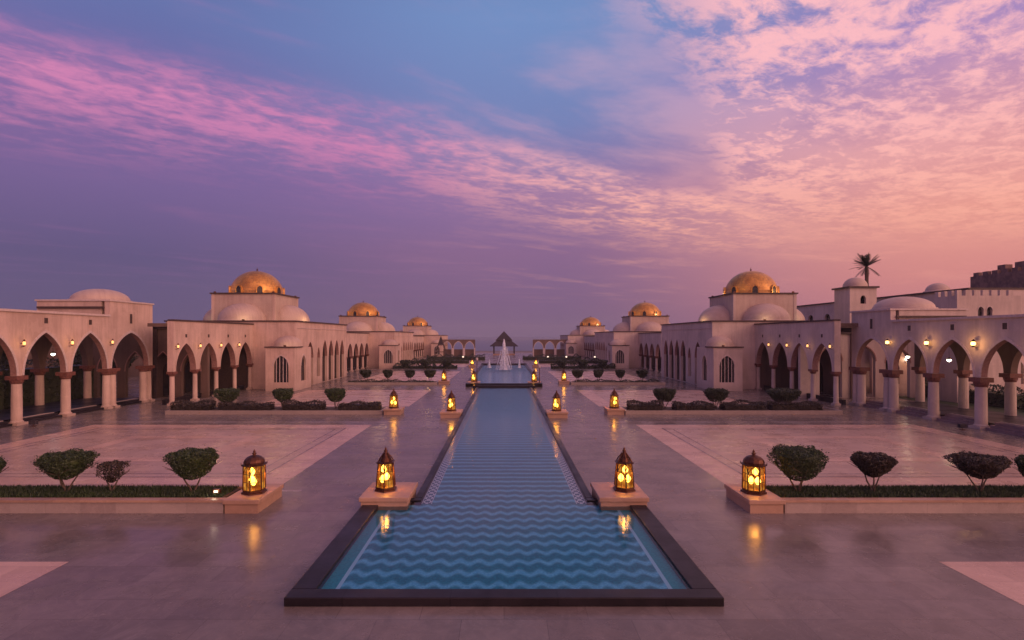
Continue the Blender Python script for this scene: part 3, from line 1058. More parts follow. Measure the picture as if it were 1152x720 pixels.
class Columns:
    def __init__(s, h, r, cap_h, cap_w, mcol):
        s.p = (h, r, cap_h, cap_w, mcol); s.proto = None

    def put(s, parent, x, y):
        h, r, cap_h, cap_w, mcol = s.p
        if s.proto is None:
            sh, c_ = col_meshes(h, r, cap_h, cap_w)
            a = sh.build('column', mcol, None); b = c_.build('capital', M['capital'], None)
            for o_ in (a, b):
                COL.objects.unlink(o_)
            s.proto = (a, b)
        a, b = s.proto
        c1 = a.copy(); COL.objects.link(c1); c1.parent = parent; c1.location = Vector((x, y, 0)) - wloc(parent)
        c2 = b.copy(); COL.objects.link(c2); c2.parent = c1; c2.location = (0, 0, 0)


def sconce(parent, x, y, z, nx, ny, e=0, big=False, mat_='bulb_sm'):
    r = .13 if big else .085
    n_ = Vector((nx, ny, 0))
    p = Vector((x, y, z))
    mb = MB().tube(p, p + n_ * .26, .02, .02, 6).tube(p + n_ * .26 + Vector((0, 0, -.22)), p + n_ * .26 + Vector((0, 0, -.12)), .05, r * .9, 8)
    mb.tube(p + n_ * .26 + Vector((0, 0, .14)), p + n_ * .26 + Vector((0, 0, .30)), r * 1.1, .02, 8)
    mb.tube(p + n_ * .03 + Vector((0, 0, -.25)), p + n_ * .26 + Vector((0, 0, -.2)), .018, .018, 5)
    s_ = mb.build('wall_lamp', M['bronze'], parent)
    q = p + n_ * .26
    MB().lathe((q.x, q.y, q.z), [(.02, -.12), (r * .9, -.08), (r, .02), (r * .8, .12), (.02, .14)], 10).build('lamp_glass', M[mat_], s_, smooth=True)
    if e:
        point(parent, (q.x + nx * .3, q.y + ny * .3, q.z), e, (1, .52, .2), .1)


# ------------------------------------------------------------------ near arcades
def near_arcade(s, XF, ys, mw, top, apex, ttop, name_side, colset, lit, depth=5.6):
    root = empty('arcade', (s * XF, ys[0], 0), f'long open arcade of pointed arches nearest on the {name_side}, ending in a taller domed bay', 'arcade')
    zc = 3.35
    L = ys[-1] - ys[0]
    outer = s * XF; inner = s * (XF + depth)
    nrm = (-s, 0, 0)
    ops = []
    for a, b in zip(ys[:-1], ys[1:]):
        c = (a + b) / 2 - ys[0]
        ops.append((c, (b - a) / 2 - .29, zc, zc + .02, apex - zc))
    for (xf, nn, nm) in ((outer, nrm, 'front_wall'), (inner, nrm, 'rear_wall')):
        ar = Many(); so_ = Many()
        if nm == 'front_wall':
            Lt = ys[-2] - ys[0]
            w1 = arch_wall(MB(), (xf, ys[0], 0), (0, 1, 0), nn, Lt, zc, top, ops[:-1], .42, ar, so_)
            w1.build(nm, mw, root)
            c_, hw_, a_, b_, r_ = ops[-1]
            arch_wall(MB(), (xf - .001 * s, ys[-2], 0), (0, 1, 0), nn, ys[-1] - ys[-2] + .35, zc, ttop, [(c_ - Lt, hw_ + .04, a_, b_, r_ + .05)], .42, ar, so_).build('tower_wall', mw, root)
            ar.build('arch_moulding', M['trim_l'], root)
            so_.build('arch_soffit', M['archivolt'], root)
        else:
            arch_wall(MB(), (xf, ys[0], 0), (0, 1, 0), nn, L + .35, zc, top - .2, ops, .5, None, None).build(nm, M['wall_shade'], root)
    for y in ys:
        for xx in (outer + s * .25, inner + s * .25):
            colset.put(root, xx, y if y != ys[-1] else y + .0)
    # doubled supports at the tower
    for yy in (ys[-2] + .62, ys[-1] - .62):
        colset.put(root, outer + s * .25, yy)
    # cornice bands
    xo = sorted((outer - s * .12, outer + s * .6))
    MB().box(xo[0], xo[1], ys[0], ys[-2] - .01, top, top + .16).build('cornice', M['trim_l'], root)
    xr = sorted((outer + s * .7, inner))
    MB().box(xr[0], xr[1], ys[0], ys[-1], top - .55, top - .2).build('roof', M['wall_shade'], root)
    # tower box
    y0, y1 = ys[-2] + .02, ys[-1] + .35
    xt = sorted((outer + s * .7, inner + s * .5))
    tb = MB().box(xt[0], xt[1], y0, y0 + .5, top + .01, ttop).box(xt[0], xt[1], y1 - .5, y1, top - .2, ttop)
    xt2 = sorted((inner + s * .5, inner))
    tb.box(xt2[0], xt2[1], y0 + .5, y1 - .5, top, ttop)
    tb.box(xt[0] + .02, xt[1] - .02, y0 + .5, y1 - .5, ttop - .5, ttop - .2)
    tb.build('tower_box', mw, root)
    xc = sorted((outer - s * .1, inner + s * .6))
    MB().box(xc[0], xc[1], y0 - .10, y1 + .1, ttop, ttop + .13).build('tower_cornice', M['trim_l'], root)
    yb = sorted((outer + s * .4, inner + s * .4))
    MB().box(yb[0], yb[1], y0 - .16, y0 - .001, ttop - .62, ttop - .45).build('string_course', M['trim'], root)
    MB().lathe(((outer + inner) / 2, (y0 + y1) / 2, ttop + .13), [(2.35, 0), (2.35, .12)] + [(q[0], q[1] + .12) for q in dome_prof(2.2, 1.0)], 28).build('low_dome', M['semi'], root, smooth=True)
    # end wall of the arcade with an opening
    # small square niches above the arches, dark inside
    for i, (c, hw, a, b, r_) in enumerate(ops):
        zz_ = apex + (top - apex) * .62 if i < len(ops) - 1 else apex + 1.3
        hh = .2 if i < len(ops) - 1 else .42
        yy = ys[0] + c
        x_ = sorted((outer - s * .025, outer + s * .05))
        f_ = MB().box(x_[0], x_[1], yy - .26, yy - .17, zz_ - hh, zz_ + hh).box(x_[0], x_[1], yy + .17, yy + .26, zz_ - hh, zz_ + hh)
        f_.box(x_[0], x_[1], yy - .26, yy + .26, zz_ + hh, zz_ + hh + .09).box(x_[0], x_[1], yy - .26, yy + .26, zz_ - hh - .09, zz_ - hh)
        wn = f_.build('niche', mw, root)
        x_ = sorted((outer - s * .006, outer + s * .05))
        MB().box(x_[0], x_[1], yy - .17, yy + .17, zz_ - hh, zz_ + hh).build('niche_recess', M['wood'], wn)
    for i, y in enumerate(ys[:-1]):
        sconce(root, outer, y, 5.55, -s, 0, lit[i] if i < len(lit) else 0, big=s > 0, mat_='bulb_mid' if s > 0 else 'bulb_sm')
    # low steps and dark planting sill between the front columns
    for a, b in zip(ys[:-1], ys[1:]):
        stp = MB()
        for q in range(3 if s > 0 else 2):
            x_ = sorted((outer + s * (.1 + .3 * q), outer + s * (.4 + .3 * q)))
            stp.box(x_[0], x_[1], a + .5, b - .5, 0, .16 * (q + 1))
        stp.build('step', M['coping'] if s < 0 else M['groove'], root)
        x_ = sorted((outer + s * (1.0 if s > 0 else .7), outer + s * (1.15 if s > 0 else .85)))
        MB().box(x_[0], x_[1], a + .5, b - .5, 0, .16 * (3 if s > 0 else 2) + .05).build('kerb', M['strip'], root)
    x_ = sorted((outer - s * .35, outer + s * .9))
    # floor of the arcade
    x_ = sorted((outer + s * 1.15, inner + s * .8))
    MB().quad(x_[0], x_[1], ys[0], ys[-1], .3).build('arcade_floor', M['coping'], root)
    return root


colA = Columns(3.35, .32, .55, .86, M['wall'])
colAr = Columns(3.35, .34, .62, .9, M['wall_r'])
arcL = near_arcade(-1, 33.0, [25.0, 29.2, 33.4, 37.6, 41.8, 46.1, 51.4], M['wall'], 7.7, 6.3, 9.0, 'left', colA, [0, 0, 0, 7, 8, 0])
arcR = near_arcade(1, 31.0, [24.0, 28.0, 32.1, 36.1, 40.1, 44.2, 48.8], M['wall_r'], 7.2, 5.8, 8.15, 'right', colAr, [0, 0, 6, 30, 18, 4])


# pendant lamps inside the near arcades
def pendant(parent, x, y, z, ztop, e, w='bulb_w'):
    a = MB().tube((x, y, z + .2), (x, y, ztop), .012, .012, 5).lathe((x, y, z), [(.03, .24), (.16, .12), (.17, .08)], 10).build('pendant_lamp', M['bronze'], parent)
    MB().lathe((x, y, z), [(.02, -.1), (.12, -.04), (.14, .05), (.05, .1)], 10).build('lamp_glass', M[w], a, smooth=True)
    if e: point(parent, (x, y, z - .25), e, (1, .62, .32), .12)


pendant(arcR, 34.0, 34.1, 4.3, 6.7, 22)
pendant(arcR, 34.0, 42.1, 4.2, 6.7, 16)
pendant(arcR, 34.0, 46.4, 4.3, 6.7, 12)
pendant(arcL, -36.0, 44.0, 4.6, 7.1, 8)

# ------------------------------------------------------------------ colonnade wing + domed hall
colB = {}


def wing(s, X0, Y0, nb, pitch, mw, zs, label, detail, lit=0):
    root = empty('colonnade_wing', (s * X0, Y0, 0), label, 'colonnade', 'colonnade wings beside the domed halls')
    zc, apex, top = 2.95 * zs, 5.4 * zs, 7.4 * zs
    L = nb * pitch
    ar = Many(); so_ = Many()
    ops = [(pitch * (i + .5), pitch / 2 - .32, zc, zc + .02, apex - zc) for i in range(nb)]
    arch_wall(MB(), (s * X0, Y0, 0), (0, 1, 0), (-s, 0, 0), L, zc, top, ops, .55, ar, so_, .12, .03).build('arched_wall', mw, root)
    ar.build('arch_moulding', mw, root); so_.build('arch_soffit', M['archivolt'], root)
    key = (round(zs, 2), mw.name)
    if key not in colB: colB[key] = Columns(zc, .21, .42, .62, mw)
    for i in range(nb + 1):
        colB[key].put(root, s * (X0 + .27), Y0 + i * pitch + (.0 if 0 < i < nb else (.22 if i == 0 else -.25)))
    # rear wall with dark shop doors; interior shade is put into the wall colour
    w_ = 5.2
    y_b = Y0 + (5.9 if nb > 3 and detail else .3)
    xb = s * (X0 + w_)
    dops = [(pitch * (i + .5), .9, .02, 2.4 * zs, 1.0) for i in range(int((Y0 + L - y_b) / pitch))]
    arch_wall(MB(), (xb, y_b, 0), (0, 1, 0), (-s, 0, 0), Y0 + L - y_b, 0, top - .4, dops, .4).build('rear_wall', M['wood'] if s < 0 else M['wall_shade'], root)
    xg = sorted((xb + s * .25, xb + s * .3))
    MB().box(xg[0], xg[1], y_b, Y0 + L, 0, 4.2 * zs).build('shop_glass', M['dark'], root)
    x_ = sorted((s * (X0 + .55), s * (X0 + 2.3)))
    rf = MB().box(x_[0], x_[1], Y0 + .02, y_b, top - .5, top - .2)
    x_ = sorted((s * (X0 + .55), s * (X0 + w_)))
    rf.box(x_[0], x_[1], y_b, Y0 + L, top - .5, top - .2)
    rf.build('roof', M['wall_shade'], root)
    x_ = sorted((s * (X0 - .1), s * (X0 + .5)))
    MB().box(x_[0], x_[1], Y0 - .05, Y0 + L - .01, top, top + .14).build('cornice', M['trim'], root)
    for i in range(nb):
        if detail:
            yy = Y0 + pitch * (i + .5)
            x1 = sorted((s * X0 - s * .02, s * X0 + s * .04))
            MB().box(x1[0], x1[1], yy - .13, yy + .13, apex + .55, apex + .85).build('niche', M['wood'], root)
            if i > 0 or True:
                sconce(root, s * X0, Y0 + pitch * i + (.25 if i == 0 else 0), 4.75 * zs + .4, -s, 0, lit if i else 0)
    # added dark panel before the hall wall, its colour stands in for interior shade
    x_ = sorted((s * (X0 + .56), s * (X0 + w_)))
    MB().box(x_[0], x_[1], Y0 + L - .14, Y0 + L - .03, .01, top - .52).build('shade_panel', M['wood'] if s < 0 else M['wall_shade'], root)
    # low dark sill inside
    x_ = sorted((s * (X0 + .9), s * (X0 + 1.2)))
    MB().box(x_[0], x_[1], Y0 + .3, Y0 + L - .3, 0, .45).build('sill', M['coping'], root)
    return root


def hall(s, DX, DY, zs, mw, label, detail, dlen=20.0, e=1.0):
    root = empty('domed_hall', (s * (32.2 - DX), 71.9 + DY, 0), label, 'building', 'domed halls along the plaza')
    X = lambda x: s * (x - DX)
    Yy = lambda y: y + DY
    Z = lambda z: z * zs
    top = Z(7.75)
    # front plain wall, facing the camera
    f_ = MB()
    arch_wall(f_, (X(39.0), Yy(63.5), 0), (-s, 0, 0), (0, -1, 0), 15.0, 0, top, [], .5)
    # long side wall towards the pool, arched
    ar = Many(); so_ = Many()
    ops = [(4.2, 1.15, .02, Z(3.4), Z(2.0)), (7.3, .55, .9, Z(3.3), Z(1.4))]
    yq = 9.6
    while yq + 1.3 < dlen:
        ops.append((yq + .2, 1.02, .02, Z(3.4), Z(2.2))); yq += 2.6
    arch_wall(f_, (X(24.0), Yy(64.0), 0), (0, 1, 0), (-s, 0, 0), dlen - .5, 0, top, ops, .34, ar, so_, .12)
    x_ = sorted((X(24.0), X(39.0)))
    f_.box(x_[0], x_[1], Yy(64 + dlen) - .5, Yy(64 + dlen), 0, top)
    f_.build('walls', mw, root)
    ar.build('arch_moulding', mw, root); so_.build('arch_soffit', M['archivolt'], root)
    x2 = sorted((X(24.4), X(24.5)))
    MB().box(x2[0], x2[1], Yy(64.1), Yy(64 + dlen) - .6, 0, Z(6)).build('shade_sheet', M['dark'], root)  # dark sheet close behind the arches, stands in for the shade inside
    x_ = sorted((X(24.62), X(38.9)))
    MB().box(x_[0], x_[1], Yy(64.05), Yy(64 + dlen) - .5, top - .5, top - .25).build('roof', M['wall_shade'], root)
    xa = sorted((X(23.85), X(39.1)))
    xb = sorted((X(23.85), X(24.5)))
    MB().box(xa[0], xa[1], Yy(63.35), Yy(64.0), top, top + .15).box(xb[0], xb[1], Yy(64.0), Yy(64 + dlen), top, top + .15).build('cornice', M['trim'], root)
    xb = sorted((X(23.93), X(24.0) + s * .02))
    MB().box(xb[0], xb[1], Yy(64.0), Yy(64 + dlen), top - .75, top - .68).build('string_course', M['trim_l'], root)
    # drum box
    hs = 3.87
    cx, cy = X(32.2), Yy(71.9)
    zt = Z(11.3)
    MB().box(cx - hs, cx + hs, cy - hs, cy + hs, top - .3, zt).build('drum', M['semi'], root)
    MB().box(cx - hs - .18, cx + hs + .18, cy - hs - .18, cy + hs + .18, zt, zt + .16).build('drum_cornice', M['trim'], root)
    for sx in (-1, 1):
        for sy in (-1, 1):
            MB().box(cx + sx * (hs + .04), cx + sx * (hs - .3), cy + sy * (hs + .04), cy + sy * (hs - .3), top, zt - .003).build('pilaster', mw, root)
    # golden dome
    r = 3.2
    dm = MB().lathe((cx, cy, zt + .16), [(r, 0), (r, .22)] + [(q[0], q[1] + .22) for q in dome_prof(r, 2.9 * (.4 + .6 * zs), 14)], 48).build('gilded_dome', M['gold'], root, smooth=True)
    zd = zt + .16
    for i in range(8):
        a = 2 * PI * i / 8 + PI / 8 + .12
        ca_, sa_ = math.cos(a), math.sin(a)
        # little arched dormer: a niche box with pointed top, its dark opening in front
        c0 = Vector((cx + (r - .02) * ca_, cy + (r - .02) * sa_, zd))
        tx = Vector((-sa_, ca_, 0)); n_ = Vector((ca_, sa_, 0))
        def ring(hw, hh, o_): return [tuple(c0 + n_ * o_ + tx * p + Vector((0, 0, q))) for (p, q) in [(-hw, 0)] + [(a_, hh * .5 + b_) for a_, b_ in arch_pts(hw, hh * .5, 5)] + [(hw, 0)]]
        A = ring(.44, 1.1, .16); B = ring(.44, 1.1, -.95)
        n1 = len(A)
        db = MB().add(A + B, [tuple(range(n1))] + [(j, j + 1, n1 + j + 1, n1 + j) for j in range(n1 - 1)])
        dd = db.build('dormer', M['gold'], root)
        C_ = ring(.32, .95, .175)
        MB().add(C_, [tuple(range(len(C_)))]).build('opening', M['dark'], dd)
    MB().lathe((cx, cy, zd + .2 + 2.9 * (.4 + .6 * zs)), [(.16, -.04), (.06, .08), (.11, .2), (.03, .32), (.015, .5)], 10).build('finial', M['bronze'], root)
    # four half domes round the drum
    for (ddx, ddy, a0) in ((0, -1, PI), (1, 0, -PI / 2), (-1, 0, PI / 2), (0, 1, 0)):
        c0 = (cx + ddx * (hs + .002), cy + ddy * (hs + .002), top + .1)
        hd = MB().lathe(c0, [(2.9, -.3), (2.9, .06)] + [(q[0], q[1] + .06) for q in dome_prof(2.85, 2.25 * zs, 12)], 24, a0=a0, a1=a0 + PI)
        hd.build('half_dome', M['semi'], root, smooth=True)
    # kiosk in front
    kx0, kx1, ky0, ky1 = 26.4, 23.2, 61.0, 66.3
    kt = Z(4.8)
    kb = MB(); kar = Many()
    wL = 3.2
    arch_wall(kb, (X(kx0), Yy(ky0), 0), (-s, 0, 0), (0, -1, 0), wL, 0, kt, [(1.72, .82, .95, Z(2.75), Z(1.15))], .3, kar, None, .12, .03)
    arch_wall(kb, (X(kx1), Yy(ky0) + .3, 0), (0, 1, 0), (-s, 0, 0), ky1 - ky0 - .3, 0, kt, [(2.5, .75, .95, Z(2.75), Z(1.15))], .3, kar, None, .12, .03)
    arch_wall(kb, (X(kx0 - .3), Yy(ky0) + .3, 0), (0, 1, 0), (-s, 0, 0), 2.18, 0, kt, [], .3)
    kk = kb.build('kiosk_wall', mw, root)
    kar.build('kiosk_moulding', M['trim_l'], root)
    xs = sorted((X(kx0 - .32), X(kx1 + .32)))
    MB().box(xs[0], xs[1], Yy(ky0) + .18, Yy(ky0) + .22, .4, kt - .3).build('kiosk_window', M['dark'], root)
    gr = MB()
    for i in range(4):
        x_ = X(kx0 - 1.72) + (i - 1.5) * .38
        gr.box(x_ - .035, x_ + .035, Yy(ky0) + .1, Yy(ky0) + .15, .95, Z(3.8))
    gr.build('window_bar', M['trim_l'], root)
    x2 = sorted((X(kx1 + .2), X(kx1 + .24)))
    MB().box(x2[0], x2[1], Yy(ky0) + .35, Yy(ky1), .4, kt - .3).build('kiosk_window', M['dark'], root)
    xs = sorted((X(kx0 + .12), X(kx1 - .12)))
    MB().box(xs[0], xs[1], Yy(ky0) - .12, Yy(63.2) if False else Yy(63.34), kt, kt + .12).build('kiosk_cornice', M['trim'], root)
    MB().lathe((X((kx0 + kx1) / 2), Yy(63.49), kt + .12), [(1.62, 0)] + [(q[0], q[1] + .08) for q in dome_prof(1.58, 1.15 * zs, 10)], 20, a0=PI, a1=2 * PI).build('kiosk_dome', M['semi'], root, smooth=True)
    # floodlights that the photograph shows glowing on the domes
    def flood(x, y, z, en, col=(1.0, .56, .22)):
        q = MB().box(x - .12, x + .12, y - .08, y + .08, z, z + .16).build('roof_floodlight', M['bronze'], root)
        point(root, (x, y, z + .32), en * e, col, .1)
    for (sx, sy, en) in ((-1, -1, 115), (1, -1, 150), (s * -1, 1, 100)):
        flood(cx + sx * (hs - .25), cy + sy * (hs - .25), zt + .18, en)
    if detail:
        flood(cx + s * -1 * 2.4 if False else cx - s * 1.6, cy - hs - 3.35, top + .17, 26, (1.0, .72, .42))
        flood(cx - s * (hs + 3.4), cy - 1.2, top + .02, 34, (1.0, .66, .35))
        flood(cx + s * (hs + .9), cy - hs - .3, top + .02, 16, (.9, 1.0, .55))
        flood(X(24.3) + s * .0, Yy(61.1), kt + .13, 9, (1.0, .72, .4))
    return root


LW, RW = M['wall'], M['wall_r']
spec_ = [(0.0, 0.0, 1.0, 4, 48.2, 1, 20.0, 1.0, 'nearest'), (2.6, 44.0, .9, 4, None, 0, 22.0, .9, 'middle'), (4.6, 104.0, .83, 8, None, 0, 22.0, 1.0, 'farthest')]
for s, mw, sd_ in ((-1, LW, 'left'), (1, RW, 'right')):
    for (DX, DY, zs, nb, _, det, dl, ee, nm) in spec_:
        pitch = 3.82
        y_end = 63.48 + DY
        wing(s, 28.9 - DX, y_end - nb * pitch, nb, pitch, mw, zs, f'{"pink" if s < 0 else "buff"} colonnade of pointed arches leading to the {nm} domed hall on the {sd_}', det, 3 if det else 0)
        hall(s, DX, DY, zs, mw, f'{nm} {"pink" if s < 0 else "buff"} hall with gilded dome on the {sd_} of the plaza', det, dl, ee)
    # connecting wall between the near arcade and the first wing
    x0 = 41.0 if s < 0 else 41.0
    cw = empty('link_wall', (s * 35, 54.3, 0), f'lower arched wall closing the gap behind the {sd_} arcade\'s tower', 'wall')
    cm = MB(); am = Many()
    if s < 0:
        arch_wall(cm, (-x0, 54.3, 0), (1, 0, 0), (0, -1, 0), 11.8, 0, 6.8, [(1.9 + 2.75 * i, .95, .02, 2.6, 1.9) for i in range(4)], .4, am, None, .1)
    else:
        arch_wall(cm, (29.2, 54.3, 0), (1, 0, 0), (0, -1, 0), 11.8, 0, 6.3, [(3.0, 1.1, .02, 3.6, 1.5), (6.2, 1.2, .02, 3.6, 1.5), (9.6, 1.2, .02, 3.4, 1.5)], .4, am, None, .1)
    cm.build('wall', M['wall_shade'] if s < 0 else mw, cw); am.build('arch_moulding', M['archivolt'], cw)  # left wall gets the darkened plaster, painted shade seen through the arcade
    t_ = 6.8 if s < 0 else 6.3
    xs = sorted((s * 29.2, s * 41.0))
    MB().box(xs[0], xs[1], 54.1, 54.8, t_, t_ + .16).build('cornice', M['trim'], cw)

# ------------------------------------------------------------------ planting behind the arcades
for s, sd_ in ((-1, 'left'), (1, 'right')):
    for i in range(5):
        y = 27 + i * 6.2
        xh = 43.0 if s > 0 else 41.4
        hedge(s * xh - 1.0, s * xh + 1.0, y, y + 5.2, 0, 1.5 if s > 0 else 3.6, f'dark hedge block behind the {sd_} arcade, {["first", "second", "third", "fourth", "fifth"][i]} from the near end', 'leaf_dk', 1500, .12, .25, 'hedge blocks behind the arcades')
for i, (x, y, h) in enumerate(((-47, 34, 5.2), (-46, 43, 4.6), (-48, 52, 5.4), (-46, 61, 4.8), (-49, 70, 5.0))):
    topiary(x, y, 0, h, 4.6, 3.6, f'dark rounded tree behind the left arcade, {["nearest", "second", "third", "fourth", "fifth"][i]} one going back', 2600, .16, 'leaf_dk', .5, 'trees behind the left arcade', 0, .12)
MBw = MB().box(-56, -55.6, 20, 90, 0, 5.2)
bw = empty('boundary_wall', (-56, 20, 0), 'dim plain wall behind the trees of the left arcade', 'wall')
MBw.build('wall', M['wall_shade'], bw)
struct(MB().quad(38.5, 56, 22, 56, .02).build('lawn', M['grassm']))

# ------------------------------------------------------------------ buildings behind the right arcade
hb = empty('hotel_wing', (52, 62, 0), 'long buff building with small windows rising behind the right arcade', 'building')
w1 = MB(); am = Many()
ops = []
for i in range(8):
    c = 2.6 + 4.8 * i
    ops.append((c, .8, 7.3, 8.9, .82) if i % 3 != 1 else (c, 1.1, 7.0, 8.7, 1.6))
arch_wall(w1, (52, 62, 0), (0, 1, 0), (-1, 0, 0), 38, 0, 11.3, ops, .4, am, None, .1)
w1.box(52.002, 80, 61.6, 62.0, 0, 11.3)
w1.build('walls', RW, hb)
am.build('window_moulding', M['trim_l'], hb)
MB().box(52.3, 52.36, 62.1, 99.9, 5, 10.8).build('window_glass', M['dark'], hb)
MB().box(51.8, 52.4, 61.5, 100.1, 11.3, 11.5).box(52.4, 80, 61.5, 62.1, 11.3, 11.5).build('cornice', M['trim'], hb)
MB().box(52.6, 80, 62.2, 100, 10.8, 11.0).build('roof', M['wall_shade'], hb)
MB().lathe((56.0, 71.2, 11.0), [(1.5, 0), (1.5, .9), (1.3, .95)] + [(q[0], q[1] + .95) for q in dome_prof(1.3, 1.0)], 20).build('roof_dome', M['semi'], hb, smooth=True)
# loggia below: lit ground floor arches
gf = MB(); ga = Many()
arch_wall(gf, (50.6, 62.3, 0), (0, 1, 0), (-1, 0, 0), 40, 0, 5.4, [(3.0 + 4.2 * i, 1.3, .02, 2.6, 1.7) for i in range(9)], .5, ga)
gf.build('loggia_wall', RW, hb); ga.build('loggia_moulding', M['archivolt'], hb)
MB().box(50.3, 52.0, 62.2, 102.4, 5.4, 5.6).build('loggia_roof', M['trim'], hb)
pendant(hb, 51.5, 70, 3.4, 5.4, 20)
pendant(hb, 51.5, 80, 3.4, 5.4, 20)

gh = empty('garden_house', (46.5, 58.4, 0), 'warm lit house with pale walls seen through the right arcade\'s arches', 'building')
gw = MB(); gm = Many()
arch_wall(gw, (39.0, 58.4, 0), (1, 0, 0), (0, -1, 0), 17, 0, 5.6, [(1.9 + 3.3 * i, 1.0, .02 if i % 2 else 1.0, 2.5, 1.2) for i in range(5)], .4, gm)
gw.build('front_wall', M['wall'], gh); gm.build('window_moulding', M['trim_l'], gh)
MB().box(39, 56, 60.0, 60.1, 0, 5.2).build('back_screen', M['wood'], gh)
MB().box(38.8, 56.2, 58.2, 60.2, 5.6, 5.8).build('roof', M['trim'], gh)
for i in range(4):
    sconce(gh, 42.5 + 3.3 * i, 58.4, 3.6, 0, -1, 16, True, 'bulb_w')

tu = empty('domed_turret', (38.8, 61, 0), 'slim square turret with little dome beside the palm', 'tower')
a_ = MB(); arch_wall(a_, (37.4, 59.6, 0), (1, 0, 0), (0, -1, 0), 2.9, 0, 11.3, [(1.45, .3, 9.6, 10.1, .4)], .3)
a_.box(37.4, 37.7, 59.9, 62.4, 0, 11.3).box(40.0, 40.3, 59.9, 62.4, 0, 11.3).box(37.7, 40.0, 62.1, 62.4, 0, 11.3)
a_.build('shaft', RW, tu)
MB().box(37.75, 39.95, 60.2, 60.26, 8, 11).build('window', M['dark'], tu)
MB().box(37.2, 40.5, 59.4, 62.6, 11.3, 11.48).build('cornice', M['trim'], tu)
MB().lathe((38.85, 61, 11.48), [(1.25, 0)] + [(q[0], q[1] + .05) for q in dome_prof(1.2, 1.05)], 20).build('dome', M['semi'], tu, smooth=True)

def merlons(mb, x0, x1, y0, y1, z, w_=.42, gap=.36, hh=.5, th=.25):
    x = x0
    while x + w_ <= x1 + .01:
        mb.append(MB().box(x, x + w_, y0, y0 + th, z, z + hh)); x += w_ + gap
    y = y0 + th + gap
    while y + w_ <= y1:
        mb.append(MB().box(x0, x0 + th, y, y + w_, z, z + hh)); y += w_ + gap


cr = empty('battlement_house', (44, 52, 0), 'pale block with crenellated parapet and two dark windows behind the right arcade', 'building')
a_ = MB(); gm = Many()
arch_wall(a_, (41.1, 50, 0), (1, 0, 0), (0, -1, 0), 5.8, 0, 9.75, [(2.15, .26, 7.9, 8.4, .35), (2.95, .26, 7.9, 8.4, .35)], .35, gm, None, .07, .03)
a_.box(41.1, 41.45, 50.35, 52.6, 0, 9.75).box(46.55, 46.9, 50.35, 52.6, 0, 9.75)
a_.build('walls', RW, cr)
gm.build('window_moulding', M['trim_l'], cr)
MB().box(41.5, 46.5, 50.22, 50.28, 7, 9.4).build('window', M['dark'], cr)
b_ = Many(); merlons(b_, 41.1, 46.9, 50, 52.6, 9.753)
b_.build('merlon', RW, cr)
MB().box(41.45, 46.55, 50.35, 52.6, 9.2, 9.4).build('roof', M['wall_shade'], cr)

ck = empty('dark_keep', (74, 72, 0), 'large dark brown keep with broken battlements at the right edge', 'tower')
MB().box(67.7, 92, 64, 80, 0, 14.7).build('walls', M['stone_dk'], ck)
b_ = Many(); merlons(b_, 67.7, 92, 64, 80, 14.7, .9, .6, .5, .5)
MB().box(68.4, 69.4, 75.2, 76.4, 14.7, 15.9).build('turret', M['stone_dk'], ck)
MB().box(68.4, 69.4, 72.2, 73.8, 14.7, 16.0).build('turret', M['stone_dk'], ck)
b_.build('merlon', M['stone_dk'], ck)

# palm
def palm(x, y, ztop, crown, label):
    root = empty('palm_tree', (x, y, 0), label, 'palm tree')
    tr_ = MB(); n = 16
    prof = [(.30 - .10 * i / n + (.02 if i % 2 else 0), ztop * i / n) for i in range(n + 1)]
    tr_.lathe((x, y, 0), prof, 10, jit=.05)
    tr_.build('trunk', M['bark'], root)
    vs = []; fs = []
    for i in range(46):
        a = random.uniform(0, 2 * PI)
        elv = random.choice((1.35, 1.15, 1.0, .85, .7, .5, .25, -.5)) + random.uniform(-.15, .15)
        L = crown * random.uniform(.85, 1.15)
        p = Vector((x, y, ztop)); d = Vector((math.cos(a) * math.cos(elv), math.sin(a) * math.cos(elv), math.sin(elv)))
        side = Vector((-math.sin(a), math.cos(a), 0))
        segn = 10
        for q in range(segn):
            p2_ = p + d * L / segn
            lw = .34 * math.sin(PI * (q + 1.2) / (segn + 1.5)) + .05
            for sg in (-1, 1):
                for r_ in (0, .5):
                    c_ = p.lerp(p2_, r_)
                    tip = c_ + side * sg * lw + d * lw * .9 + Vector((0, 0, -.10 * lw))
                    b0 = len(vs)
                    vs.extend([tuple(c_ - d * .03), tuple(c_ + d * .05), tuple(tip)]); fs.append((b0, b0 + 1, b0 + 2))
            b0 = len(vs)
            vs.extend([tuple(p + side * .02), tuple(p - side * .02), tuple(p2_ - side * .02), tuple(p2_ + side * .02)]); fs.append((b0, b0 + 1, b0 + 2, b0 + 3))
            p = p2_
            d = (d + Vector((0, 0, -.045))).normalized()
    mb = MB(); mb.v = vs; mb.f = fs
    mb.build('crown', M['leaf_dk'], root, fix=False)


palm(46.4, 70.5, 15.0, 1.9, 'dark palm silhouetted above the little domed turret')

